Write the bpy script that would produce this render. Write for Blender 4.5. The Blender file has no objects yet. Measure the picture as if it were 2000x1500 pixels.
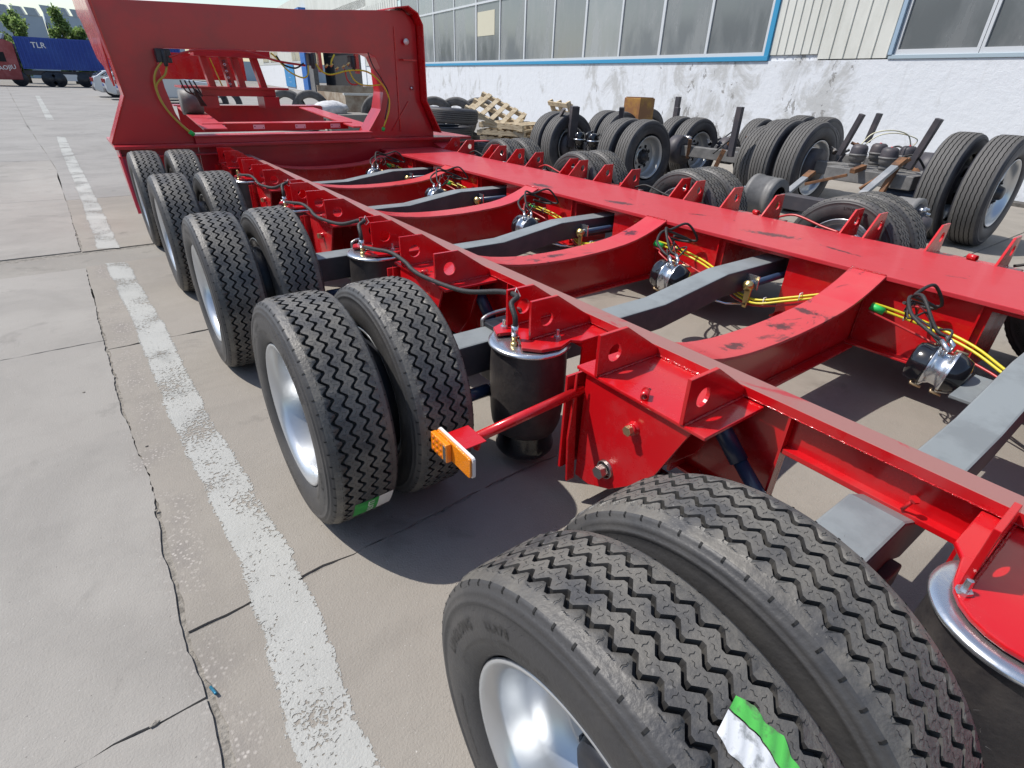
import bpy, bmesh, math, random
from mathutils import Vector, Matrix
from math import sin, cos, pi, radians
random.seed(7)
SC = bpy.context.scene
COL = SC.collection

# ------------------------------------------------------------------ camera, sky, sun, exposure
cam_d = bpy.data.cameras.new("camera"); cam = bpy.data.objects.new("camera", cam_d); COL.objects.link(cam)
rt = Vector((0.80279416, -0.5954673, 0.03066332)); up = Vector((0.27045745, 0.40949136, 0.87130339)); fw = Vector((0.53138904, 0.69118414, -0.48978584))
cam.matrix_world = Matrix(((rt.x, up.x, -fw.x, 0), (rt.y, up.y, -fw.y, 0), (rt.z, up.z, -fw.z, 1.4126), (0, 0, 0, 1)))
cam_d.sensor_fit = 'HORIZONTAL'; cam_d.sensor_width = 36; cam_d.lens = 1050.35 / 2000 * 36
cam_d.clip_start = 0.05; cam_d.clip_end = 3000
SC.camera = cam

sun_dir = Vector((-0.49, 0.48, 1.0)).normalized()
elev = math.asin(sun_dir.z); azim = math.atan2(sun_dir.x, sun_dir.y)
world = bpy.data.worlds.new("World"); SC.world = world; world.use_nodes = True
wn = world.node_tree; bg = wn.nodes['Background']
sky = wn.nodes.new('ShaderNodeTexSky'); sky.sky_type = 'NISHITA'; sky.sun_disc = False
sky.sun_elevation = elev; sky.sun_rotation = azim
sky.air_density = 1.1; sky.dust_density = 1.0; sky.ozone_density = 1.0
wn.links.new(sky.outputs[0], bg.inputs[0]); bg.inputs[1].default_value = 0.145
sun_d = bpy.data.lights.new("sun", 'SUN'); sun = bpy.data.objects.new("sun", sun_d); COL.objects.link(sun)
sun.rotation_euler = sun_dir.to_track_quat('Z', 'Y').to_euler(); sun_d.energy = 4.4; sun_d.angle = radians(0.5); sun_d.color = (1.0, 0.955, 0.89)
SC.view_settings.view_transform = 'Standard'; SC.view_settings.look = 'None'; SC.view_settings.gamma = 1.0
SC.view_settings.exposure = 0.16
SC.view_settings.use_curve_mapping = False
SC.cycles.use_denoising = True
SC.cycles.max_bounces = 8; SC.cycles.caustics_reflective = False; SC.cycles.caustics_refractive = False

# ------------------------------------------------------------------ materials
def mat(name, base, rough=0.5, metal=0.0, c2=None, scale=8.0, lo=0.45, hi=0.6, bump=0.0, bscale=60.0, rough2=None, coat=0.0, spec=0.5, detail=8.0, stretch=(1, 1, 1), emis=None):
    m = bpy.data.materials.new(name); m.use_nodes = True
    nt = m.node_tree; N = nt.nodes; L = nt.links; b = N['Principled BSDF']
    b.inputs['Base Color'].default_value = (*base, 1); b.inputs['Roughness'].default_value = rough; b.inputs['Metallic'].default_value = metal
    b.inputs['Coat Weight'].default_value = coat; b.inputs['Coat Roughness'].default_value = 0.08; b.inputs['Specular IOR Level'].default_value = spec
    tc = N.new('ShaderNodeTexCoord'); mp = N.new('ShaderNodeMapping'); mp.inputs['Scale'].default_value = stretch
    L.new(tc.outputs['Object'], mp.inputs[0])
    if c2 is not None:
        n = N.new('ShaderNodeTexNoise'); n.inputs['Scale'].default_value = scale; n.inputs['Detail'].default_value = detail; n.inputs['Roughness'].default_value = 0.65
        L.new(mp.outputs[0], n.inputs[0])
        r = N.new('ShaderNodeMapRange'); r.inputs['From Min'].default_value = lo; r.inputs['From Max'].default_value = hi; L.new(n.outputs[0], r.inputs[0])
        mx = N.new('ShaderNodeMix'); mx.data_type = 'RGBA'; mx.inputs[6].default_value = (*base, 1); mx.inputs[7].default_value = (*c2, 1)
        L.new(r.outputs[0], mx.inputs[0]); L.new(mx.outputs[2], b.inputs['Base Color'])
        if rough2 is not None:
            rr = N.new('ShaderNodeMapRange'); rr.inputs['To Min'].default_value = rough; rr.inputs['To Max'].default_value = rough2
            L.new(r.outputs[0], rr.inputs[0]); L.new(rr.outputs[0], b.inputs['Roughness'])
    if bump:
        n2 = N.new('ShaderNodeTexNoise'); n2.inputs['Scale'].default_value = bscale; n2.inputs['Detail'].default_value = 6
        L.new(mp.outputs[0], n2.inputs[0])
        bp = N.new('ShaderNodeBump'); bp.inputs['Strength'].default_value = bump; bp.inputs['Distance'].default_value = 0.01
        L.new(n2.outputs[0], bp.inputs['Height']); L.new(bp.outputs[0], b.inputs['Normal'])
    return m

RED = mat('red_gloss_paint', (0.52, 0.005, 0.009), 0.22, 0, c2=(0.46, 0.030, 0.034), scale=4.5, lo=.48, hi=.74, rough2=.5, coat=0.35, bump=0.10, bscale=11)
REDW = mat('red_weld_paint', (0.54, 0.008, 0.012), 0.14, 0, bump=1.6, bscale=110, coat=0.5)
REDOLD = mat('red_shop_paint', (0.45, 0.010, 0.019), 0.30, 0, c2=(0.36, 0.013, 0.022), scale=2.5, coat=0.3, bump=0.03, bscale=10)
SILVER = mat('silver_wheel_paint', (0.62, 0.64, 0.66), 0.30, 0.75, bump=0.02)
ZINC = mat('zinc_plate', (0.66, 0.68, 0.70), 0.25, 0.9, bump=0.05)
GOLD = mat('passivated_zinc', (0.62, 0.47, 0.20), 0.32, 0.9)
BRONZE = mat('brass_bolt', (0.52, 0.38, 0.22), 0.38, 0.85, bump=0.15, bscale=150)
STEEL = mat('bare_steel', (0.45, 0.42, 0.40), 0.32, 0.9, bump=0.2, bscale=120)
BLACKP = mat('black_gloss_enamel', (0.008, 0.008, 0.010), 0.16, 0, coat=0.4)
BLACKM = mat('black_satin_paint', (0.014, 0.016, 0.022), 0.42, 0, c2=(0.03, 0.03, 0.035), scale=10)
NAVY = mat('blue_black_tube_paint', (0.022, 0.040, 0.085), 0.35, 0, coat=0.2)
HOSE = mat('black_hose', (0.022, 0.021, 0.021), 0.6, bump=0.3, bscale=200)
YEL = mat('yellow_air_hose', (0.62, 0.52, 0.025), 0.35)
REDH = mat('red_air_hose', (0.45, 0.03, 0.03), 0.35)
GREEN = mat('green_tape', (0.02, 0.50, 0.10), 0.5)
WHITEP = mat('white_plastic', (0.75, 0.74, 0.72), 0.4)
ORANGE = mat('orange_lamp_lens', (0.85, 0.25, 0.005), 0.12, coat=0.6, bump=0.35, bscale=260)
BELLOW = mat('air_spring_rubber', (0.030, 0.027, 0.028), 0.48, c2=(0.055, 0.048, 0.045), scale=9, bump=0.15, bscale=90)
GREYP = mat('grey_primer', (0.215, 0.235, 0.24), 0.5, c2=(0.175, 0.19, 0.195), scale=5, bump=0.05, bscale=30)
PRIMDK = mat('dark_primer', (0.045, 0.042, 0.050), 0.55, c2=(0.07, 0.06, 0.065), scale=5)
RUST = mat('rusty_steel', (0.19, 0.085, 0.035), 0.8, c2=(0.10, 0.05, 0.028), scale=14, bump=0.4, bscale=70)
DRUM = mat('cast_drum_grey', (0.17, 0.165, 0.16), 0.55, c2=(0.12, 0.118, 0.115), scale=6, bump=0.1)
WOOD = mat('pallet_wood', (0.56, 0.46, 0.31), 0.8, c2=(0.40, 0.31, 0.20), scale=7, bump=0.3, stretch=(1, 1, 5))
DIRT = mat('joint_dirt', (0.26, 0.24, 0.21), 0.95, c2=(0.15, 0.138, 0.12), scale=40, bump=0.8, bscale=90)

def rubber_tread():
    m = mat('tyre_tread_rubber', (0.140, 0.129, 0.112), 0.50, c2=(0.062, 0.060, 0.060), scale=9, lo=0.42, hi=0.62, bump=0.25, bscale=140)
    nt = m.node_tree; N = nt.nodes; L = nt.links; b = N['Principled BSDF']
    src = b.inputs['Base Color'].links[0].from_socket
    tc = N.new('ShaderNodeTexCoord'); n = N.new('ShaderNodeTexNoise'); n.inputs['Scale'].default_value = 85; n.inputs['Detail'].default_value = 4
    L.new(tc.outputs['Object'], n.inputs[0]); r = N.new('ShaderNodeMapRange'); r.inputs['From Min'].default_value = .66; r.inputs['From Max'].default_value = .74; L.new(n.outputs[0], r.inputs[0])
    n3 = N.new('ShaderNodeTexNoise'); n3.inputs['Scale'].default_value = 5; L.new(tc.outputs['Object'], n3.inputs[0])
    r3 = N.new('ShaderNodeMapRange'); r3.inputs['From Min'].default_value = .48; r3.inputs['From Max'].default_value = .62; L.new(n3.outputs[0], r3.inputs[0])
    mm = N.new('ShaderNodeMath'); mm.operation = 'MULTIPLY'; L.new(r.outputs[0], mm.inputs[0]); L.new(r3.outputs[0], mm.inputs[1])
    mx = N.new('ShaderNodeMix'); mx.data_type = 'RGBA'; L.new(src, mx.inputs[6]); mx.inputs[7].default_value = (0.30, 0.28, 0.25, 1); L.new(mm.outputs[0], mx.inputs[0]); L.new(mx.outputs[2], b.inputs['Base Color'])
    return m
TREAD = rubber_tread()
SIDE = mat('tyre_sidewall_rubber', (0.045, 0.044, 0.045), 0.5, c2=(0.065, 0.062, 0.060), scale=5, bump=0.12, bscale=120)
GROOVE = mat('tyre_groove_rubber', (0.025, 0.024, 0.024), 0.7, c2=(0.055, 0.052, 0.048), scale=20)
SIPE = mat('near_black_marks', (0.006, 0.006, 0.006), 0.8)  # near-black; paints shade inside sipes, notches and holes, also used for print
BTREAD = mat('spare_tyre_tread', (0.10, 0.096, 0.092), 0.75, c2=(0.09, 0.086, 0.082), scale=6, bump=0.15)
BSIDE = mat('spare_tyre_side', (0.026, 0.026, 0.034), 0.55, c2=(0.05, 0.05, 0.055), scale=4)
OLDRUB = mat('old_dusty_rubber', (0.13, 0.125, 0.12), 0.85, c2=(0.08, 0.078, 0.075), scale=5)

def red_scuffed(name, base, dusty, smear, dust_lo=.35, dust_hi=.75, seed=0.0, stretch=(1, 1, 1), smear_lo=.64):
    """painted plate that has been walked on: paint, pale dust and black rubber smears in irregular patches"""
    m = mat(name, base, 0.34, c2=dusty, scale=2.2, lo=dust_lo, hi=dust_hi, rough2=0.6, bump=0.06, bscale=25, coat=0.15)
    nt = m.node_tree; N = nt.nodes; L = nt.links; b = N['Principled BSDF']
    src = b.inputs['Base Color'].links[0].from_socket
    tc = N.new('ShaderNodeTexCoord'); mp = N.new('ShaderNodeMapping'); mp.inputs['Scale'].default_value = stretch; mp.inputs['Location'].default_value = (seed, seed * .7, 0)
    L.new(tc.outputs['Object'], mp.inputs[0])
    n = N.new('ShaderNodeTexNoise'); n.inputs['Scale'].default_value = 3.1; n.inputs['Detail'].default_value = 10; n.inputs['Roughness'].default_value = 0.72; n.inputs['Distortion'].default_value = 1.2
    L.new(mp.outputs[0], n.inputs[0])
    r = N.new('ShaderNodeMapRange'); r.inputs['From Min'].default_value = smear_lo; r.inputs['From Max'].default_value = smear_lo + .04; r.inputs['To Max'].default_value = .85; L.new(n.outputs[0], r.inputs[0])
    mx = N.new('ShaderNodeMix'); mx.data_type = 'RGBA'; L.new(src, mx.inputs[6]); mx.inputs[7].default_value = (*smear, 1); L.new(r.outputs[0], mx.inputs[0]); L.new(mx.outputs[2], b.inputs['Base Color'])
    return m
def add_smear(m, cx, cy, wx, wy, ang, colour, lo=.50):
    nt = m.node_tree; N = nt.nodes; L = nt.links; b = N['Principled BSDF']; src = b.inputs['Base Color'].links[0].from_socket
    tc = N.new('ShaderNodeTexCoord'); mp = N.new('ShaderNodeMapping'); mp.vector_type = 'TEXTURE'; mp.inputs['Location'].default_value = (cx, cy, .6); mp.inputs['Rotation'].default_value = (0, 0, ang); mp.inputs['Scale'].default_value = (wx, wy, 1)
    L.new(tc.outputs['Object'], mp.inputs[0]); ln = N.new('ShaderNodeVectorMath'); ln.operation = 'LENGTH'; L.new(mp.outputs[0], ln.inputs[0])
    n = N.new('ShaderNodeTexNoise'); n.inputs['Scale'].default_value = 26; n.inputs['Detail'].default_value = 8; n.inputs['Roughness'].default_value = .75; L.new(tc.outputs['Object'], n.inputs[0])
    r = N.new('ShaderNodeMapRange'); r.inputs[1].default_value = 0; r.inputs[2].default_value = 1; r.inputs[3].default_value = .22; r.inputs[4].default_value = -.25; L.new(ln.outputs['Value'], r.inputs[0])
    a = N.new('ShaderNodeMath'); a.operation = 'ADD'; L.new(r.outputs[0], a.inputs[0]); L.new(n.outputs[0], a.inputs[1])
    f = N.new('ShaderNodeMapRange'); f.inputs[1].default_value = lo + .04; f.inputs[2].default_value = lo + .16; f.inputs[4].default_value = .9; L.new(a.outputs[0], f.inputs[0])
    mx = N.new('ShaderNodeMix'); mx.data_type = 'RGBA'; L.new(src, mx.inputs[6]); mx.inputs[7].default_value = (*colour, 1); L.new(f.outputs[0], mx.inputs[0]); L.new(mx.outputs[2], b.inputs['Base Color'])
REDTOP = red_scuffed('red_flange_paint', (0.52, 0.018, 0.028), (0.49, 0.050, 0.062), (0.10, 0.012, 0.015), smear_lo=.635)
REDLEFT = red_scuffed('red_dusty_narrow_flange', (0.38, 0.055, 0.055), (0.29, 0.13, 0.115), (0.36, 0.02, 0.03), dust_lo=.25, dust_hi=.48, seed=3, stretch=(1.5, .5, 1), smear_lo=.60)
REDARCH = red_scuffed('red_arch_flange', (0.55, 0.030, 0.040), (0.52, 0.075, 0.075), (0.13, 0.02, 0.022), seed=7, stretch=(.8, 1.7, 1), smear_lo=.60)

def concrete(name, base, c2, fine=1.0, crack_x=None):
    m = bpy.data.materials.new(name); m.use_nodes = True
    nt = m.node_tree; N = nt.nodes; L = nt.links; b = N['Principled BSDF']; b.inputs['Roughness'].default_value = 0.85; b.inputs['Specular IOR Level'].default_value = 0.3
    tc = N.new('ShaderNodeTexCoord')
    def noise(s, d=6, r=.6, dist=0): 
        n = N.new('ShaderNodeTexNoise'); n.inputs['Scale'].default_value = s; n.inputs['Detail'].default_value = d; n.inputs['Roughness'].default_value = r; n.inputs['Distortion'].default_value = dist
        L.new(tc.outputs['Object'], n.inputs[0]); return n
    def rng(s, a, c, t0=0, t1=1):
        r = N.new('ShaderNodeMapRange'); r.inputs[1].default_value = a; r.inputs[2].default_value = c; r.inputs[3].default_value = t0; r.inputs[4].default_value = t1; L.new(s, r.inputs[0]); return r.outputs[0]
    def mix(f, a, c):
        x = N.new('ShaderNodeMix'); x.data_type = 'RGBA'; L.new(f, x.inputs[0])
        for i, v in ((6, a), (7, c)):
            if isinstance(v, tuple): x.inputs[i].default_value = (*v, 1)
            else: L.new(v, x.inputs[i])
        return x.outputs[2]
    col = mix(rng(noise(.55, 7, .62, .5).outputs[0], .35, .68), base, c2)
    col = mix(rng(noise(5.5, 8, .7).outputs[0], .5, .75, 0, .45), col, tuple(v * .72 for v in base))
    big = noise(.9, 6, .6, 1.0); col = mix(rng(big.outputs[0], .50, .62, 0, .42), col, tuple(v * .66 for v in base))
    oil = noise(2.4, 5, .6, .6); col = mix(rng(oil.outputs[0], .62, .70, 0, .5), col, tuple(v * .5 for v in base))
    sp = noise(150 * fine, 2); col = mix(rng(sp.outputs[0], .70, .76, 0, .7), col, (.62, .60, .57))
    sp2 = noise(70 * fine, 3); col = mix(rng(sp2.outputs[0], .70, .75, 0, .8), col, (.12, .11, .10))
    hb = N.new('ShaderNodeMath'); hb.operation = 'ADD'; L.new(noise(28, 8, .7).outputs[0], hb.inputs[0]); L.new(noise(160, 3).outputs[0], hb.inputs[1])
    if crack_x is not None:                                     # worn band of exposed stones along the broken joint
        sx = N.new('ShaderNodeSeparateXYZ'); L.new(tc.outputs['Object'], sx.inputs[0])
        wob = noise(3.0, 5, .7)
        ax = N.new('ShaderNodeMath'); ax.operation = 'MULTIPLY_ADD'; L.new(wob.outputs[0], ax.inputs[0]); ax.inputs[1].default_value = .18; L.new(sx.outputs[0], ax.inputs[2])
        d = N.new('ShaderNodeMath'); d.operation = 'SUBTRACT'; L.new(ax.outputs[0], d.inputs[0]); d.inputs[1].default_value = crack_x + .135
        ab = N.new('ShaderNodeMath'); ab.operation = 'ABSOLUTE'; L.new(d.outputs[0], ab.inputs[0])
        band = rng(ab.outputs[0], .010, .095, 1, 0)
        v = N.new('ShaderNodeTexVoronoi'); v.inputs['Scale'].default_value = 70; L.new(tc.outputs['Object'], v.inputs[0])
        st = mix(rng(v.outputs['Distance'], .12, .40), (.50, .46, .42), (.22, .20, .18))
        fm = N.new('ShaderNodeMath'); fm.operation = 'MULTIPLY'; L.new(band, fm.inputs[0]); L.new(rng(noise(4, 6, .7).outputs[0], .40, .62, 0, .8), fm.inputs[1])
        col = mix(fm.outputs[0], col, st)
    L.new(col, b.inputs['Base Color'])
    bp = N.new('ShaderNodeBump'); bp.inputs['Strength'].default_value = 0.35; bp.inputs['Distance'].default_value = .009; L.new(hb.outputs[0], bp.inputs['Height']); L.new(bp.outputs[0], b.inputs['Normal'])
    return m
CON_L = concrete('concrete_grey', (.325, .307, .280), (.262, .245, .222), crack_x=-.13)
CON_R = concrete('concrete_warm', (.305, .279, .243), (.245, .222, .192), crack_x=-.13)
CON_P = concrete('concrete_patch', (.29, .272, .242), (.22, .205, .182), fine=.5)
CON_F = concrete('concrete_far', (.29, .278, .26), (.25, .238, .222))

def paint_line_mat():
    m = concrete('worn_white_paint', (.42, .42, .395), (.35, .35, .33))
    nt = m.node_tree; N = nt.nodes; L = nt.links; b = N['Principled BSDF']
    tc = N.new('ShaderNodeTexCoord')
    n = N.new('ShaderNodeTexNoise'); n.inputs['Scale'].default_value = 75; n.inputs['Detail'].default_value = 7; n.inputs['Roughness'].default_value = .62; n.inputs['Distortion'].default_value = .6; L.new(tc.outputs['Object'], n.inputs[0])
    n2 = N.new('ShaderNodeTexNoise'); n2.inputs['Scale'].default_value = 3.2; n2.inputs['Detail'].default_value = 4; L.new(tc.outputs['Object'], n2.inputs[0])
    uv = N.new('ShaderNodeUVMap'); s = N.new('ShaderNodeSeparateXYZ'); L.new(uv.outputs[0], s.inputs[0])
    e = N.new('ShaderNodeMath'); e.operation = 'PINGPONG'; L.new(s.outputs[0], e.inputs[0]); e.inputs[1].default_value = .5
    er = N.new('ShaderNodeMapRange'); er.inputs[1].default_value = 0; er.inputs[2].default_value = .10; er.inputs[3].default_value = .22; er.inputs[4].default_value = 0; L.new(e.outputs[0], er.inputs[0])
    a = N.new('ShaderNodeMath'); a.operation = 'MULTIPLY_ADD'; L.new(n2.outputs[0], a.inputs[0]); a.inputs[1].default_value = .85; L.new(n.outputs[0], a.inputs[2])
    a2 = N.new('ShaderNodeMath'); a2.operation = 'ADD'; L.new(a.outputs[0], a2.inputs[0]); L.new(er.outputs[0], a2.inputs[1])
    r = N.new('ShaderNodeMapRange'); r.inputs[1].default_value = 1.015; r.inputs[2].default_value = 1.045; L.new(a2.outputs[0], r.inputs[0])
    tr = N.new('ShaderNodeBsdfTransparent'); ms = N.new('ShaderNodeMixShader'); L.new(r.outputs[0], ms.inputs[0]); L.new(b.outputs[0], ms.inputs[1]); L.new(tr.outputs[0], ms.inputs[2])
    L.new(ms.outputs[0], N['Material Output'].inputs[0])
    return m
PAINT = paint_line_mat()

for (cx, cy, wx, wy, an) in ((3.42, 1.78, .085, .30, .35), (3.30, 3.0, .09, .22, .3), (3.25, 3.9, .10, .25, 0), (3.42, 1.35, .03, .20, -.2), (3.5, 2.4, .04, .12, .6)):
    add_smear(REDTOP, cx, cy, wx, wy, an, (.040, .011, .013), .40)
for (cx, cy, wx, wy) in ((2.35, 1.07, .10, .10), (2.62, 1.09, .06, .12), (1.95, 1.05, .16, .06), (2.9, 2.5, .08, .1), (2.2, 2.48, .2, .05)): add_smear(REDARCH, cx, cy, wx, wy, 0, (.035, .010, .012), .42)

# ------------------------------------------------------------------ mesh helpers
class MB:
    def __init__(s): s.v = []; s.f = []; s.m = []; s.sm = []
    def add(s, vs, fs, mi=0, smooth=False):
        o = len(s.v); s.v += [tuple(v) for v in vs]
        for f in fs: s.f.append([i + o for i in f]); s.m.append(mi); s.sm.append(smooth)
        return s
    def box(s, a, b, mi=0):
        x0, y0, z0 = [min(a[i], b[i]) for i in range(3)]; x1, y1, z1 = [max(a[i], b[i]) for i in range(3)]
        return s.add([(x0, y0, z0), (x1, y0, z0), (x1, y1, z0), (x0, y1, z0), (x0, y0, z1), (x1, y0, z1), (x1, y1, z1), (x0, y1, z1)],
                     [(0, 3, 2, 1), (4, 5, 6, 7), (0, 1, 5, 4), (1, 2, 6, 5), (2, 3, 7, 6), (3, 0, 4, 7)], mi)
    def prism(s, pts, off, mi=0):                              # closed 3D polygon swept by a vector
        n = len(pts); off = Vector(off)
        vs = [Vector(p) for p in pts] + [Vector(p) + off for p in pts]
        return s.add(vs, [list(range(n))[::-1], list(range(n, 2 * n))] + [(i, (i + 1) % n, (i + 1) % n + n, i + n) for i in range(n)], mi)
    def bar(s, a, b, w, h, mi=0, upv=(0, 0, 1)):               # rectangular bar between two points
        a = Vector(a); b = Vector(b); d = (b - a).normalized(); u = Vector(upv)
        sd = d.cross(u)
        if sd.length < 1e-4: sd = d.cross(Vector((1, 0, 0)))
        sd.normalize(); u = sd.cross(d)
        c = [sd * (i * w / 2) + u * (j * h / 2) for i, j in ((-1, -1), (1, -1), (1, 1), (-1, 1))]
        return s.prism([a + q for q in c], b - a, mi)
    def tube(s, pts, r, n=8, mi=0, cap=True, smooth=True):
        pts = [Vector(p) for p in pts]; k = len(pts); rings = []
        t0 = (pts[1] - pts[0]).normalized(); ref = Vector((0, 0, 1)) if abs(t0.z) < .9 else Vector((1, 0, 0)); u = t0.cross(ref).normalized()
        vs = []
        for i, p in enumerate(pts):
            t = (pts[min(i + 1, k - 1)] - pts[max(i - 1, 0)]).normalized(); u = (u - t * u.dot(t)).normalized(); w = t.cross(u)
            rr = r[i] if isinstance(r, (list, tuple)) else r
            vs += [p + (u * cos(2 * pi * j / n) + w * sin(2 * pi * j / n)) * rr for j in range(n)]
        fs = [(i * n + j, i * n + (j + 1) % n, (i + 1) * n + (j + 1) % n, (i + 1) * n + j) for i in range(k - 1) for j in range(n)]
        s.add(vs, fs, mi, smooth)
        if cap:
            o = len(s.v) - len(vs); s.f.append([o + j for j in range(n)][::-1]); s.m.append(mi); s.sm.append(False)
            s.f.append([o + (k - 1) * n + j for j in range(n)]); s.m.append(mi); s.sm.append(False)
        return s
    def lathe(s, prof, c, axis, n=32, mi=0, smooth=True, closed=False):   # prof: (along, radius)
        c = Vector(c); ax = Vector(axis).normalized(); ref = Vector((0, 0, 1)) if abs(ax.z) < .9 else Vector((1, 0, 0))
        u = ref.cross(ax).normalized(); w = ax.cross(u); vs = []; k = len(prof)
        for a, r in prof: vs += [c + ax * a + (u * cos(2 * pi * j / n) + w * sin(2 * pi * j / n)) * max(r, 1e-4) for j in range(n)]
        fs = [(i * n + j, i * n + (j + 1) % n, (i + 1) * n + (j + 1) % n, (i + 1) * n + j) for i in range(k - 1) for j in range(n)]
        if closed: fs += [((k - 1) * n + j, (k - 1) * n + (j + 1) % n, (j + 1) % n, j) for j in range(n)]
        return s.add(vs, fs, mi, smooth)
    def build(s, name, mats, parent=None, loc=None, bevel=0, auto=None):
        me = bpy.data.meshes.new(name); me.from_pydata(s.v, [], s.f)
        for m in (mats if isinstance(mats, (list, tuple)) else [mats]): me.materials.append(m)
        me.polygons.foreach_set('material_index', s.m); me.polygons.foreach_set('use_smooth', s.sm); me.update()
        bm = bmesh.new(); bm.from_mesh(me); bmesh.ops.recalc_face_normals(bm, faces=bm.faces); bm.to_mesh(me); bm.free()
        return link(name, me, parent, loc, bevel)
def wloc(o):
    v = Vector(o.location)
    while o.parent: o = o.parent; v += Vector(o.location)
    return v
def link(name, me, parent=None, loc=None, bevel=0):
    o = bpy.data.objects.new(name, me); COL.objects.link(o)
    if parent is not None:
        o.parent = parent; o.location = loc if loc is not None else -wloc(parent)     # loc None: mesh is in world coordinates
    elif loc is not None: o.location = loc
    if bevel:
        b = o.modifiers.new('edge', 'BEVEL'); b.width = bevel; b.segments = 2; b.limit_method = 'ANGLE'; b.angle_limit = radians(40)
    return o
def empty(name, loc, parent=None, rot=None):
    o = bpy.data.objects.new(name, None); o.empty_display_size = .1; COL.objects.link(o); o.location = loc
    if parent is not None: o.parent = parent
    if rot: o.rotation_euler = rot
    return o
def tag(o, label, cat, group=None):
    o['label'] = label; o['category'] = cat
    if group: o['group'] = group
    return o
def kind(o, k): o['kind'] = k; return o
def copy_tree(o, parent=None):
    c = o.copy(); COL.objects.link(c)
    if parent is not None: c.parent = parent
    for ch in list(o.children): copy_tree(ch, c)
    return c
def smooth_path(pts, n=6):
    P = [Vector(p) for p in pts]; out = []
    for i in range(len(P) - 1):
        p0 = P[max(i - 1, 0)]; p1 = P[i]; p2 = P[i + 1]; p3 = P[min(i + 2, len(P) - 1)]
        for j in range(n):
            t = j / n; out.append(0.5 * ((2 * p1) + (p2 - p0) * t + (2 * p0 - 5 * p1 + 4 * p2 - p3) * t * t + (-p0 + 3 * p1 - 3 * p2 + p3) * t ** 3))
    return out + [P[-1]]
def plate(name, outer, holes, mapf, thick, material, parent=None, bevel=.0015, loc=None):
    """flat plate with round holes: outer = [(a,b)], holes = [(a,b,r)], mapf(a,b)->point, thick = sweep vector"""
    bm = bmesh.new()
    loops = [outer] + [[(a + r * cos(2 * pi * i / 20), b + r * sin(2 * pi * i / 20)) for i in range(20)] for a, b, r in holes]
    es = []
    for lp in loops:
        vs = [bm.verts.new(mapf(*q)) for q in lp]
        es += [bm.edges.new((vs[i], vs[(i + 1) % len(vs)])) for i in range(len(vs))]
    bmesh.ops.triangle_fill(bm, use_beauty=True, use_dissolve=False, edges=es)
    fs = list(bm.faces); r = bmesh.ops.extrude_face_region(bm, geom=fs)
    bmesh.ops.translate(bm, verts=[v for v in r['geom'] if isinstance(v, bmesh.types.BMVert)], vec=thick)
    bmesh.ops.recalc_face_normals(bm, faces=bm.faces)
    me = bpy.data.meshes.new(name); bm.to_mesh(me); bm.free(); me.materials.append(material)
    return link(name, me, parent, loc, bevel)
_txt = {}
def text_geo(s, size, spacing=1.0):
    key = (s, size, spacing)
    if key in _txt: return _txt[key]
    cu = bpy.data.curves.new('lettering', 'FONT'); cu.body = s; cu.size = size; cu.space_character = spacing; cu.resolution_u = 2; cu.align_x = 'CENTER'; cu.align_y = 'CENTER'; cu.offset = size * .012
    o = bpy.data.objects.new('lettering', cu); COL.objects.link(o)
    dg = bpy.context.evaluated_depsgraph_get(); me = bpy.data.meshes.new_from_object(o.evaluated_get(dg))
    vs = [tuple(v.co) for v in me.vertices]; fs = [list(p.vertices) for p in me.polygons]
    bpy.data.objects.remove(o); bpy.data.curves.remove(cu); bpy.data.meshes.remove(me)
    _txt[key] = (vs, fs); return _txt[key]
def add_text(mb, s, size, org, ux, uy, mi=0, spacing=1.0):
    vs, fs = text_geo(s, size, spacing); org = Vector(org); ux = Vector(ux).normalized(); uy = Vector(uy).normalized()
    mb.add([org + ux * v[0] + uy * v[1] for v in vs], fs, mi)

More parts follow.
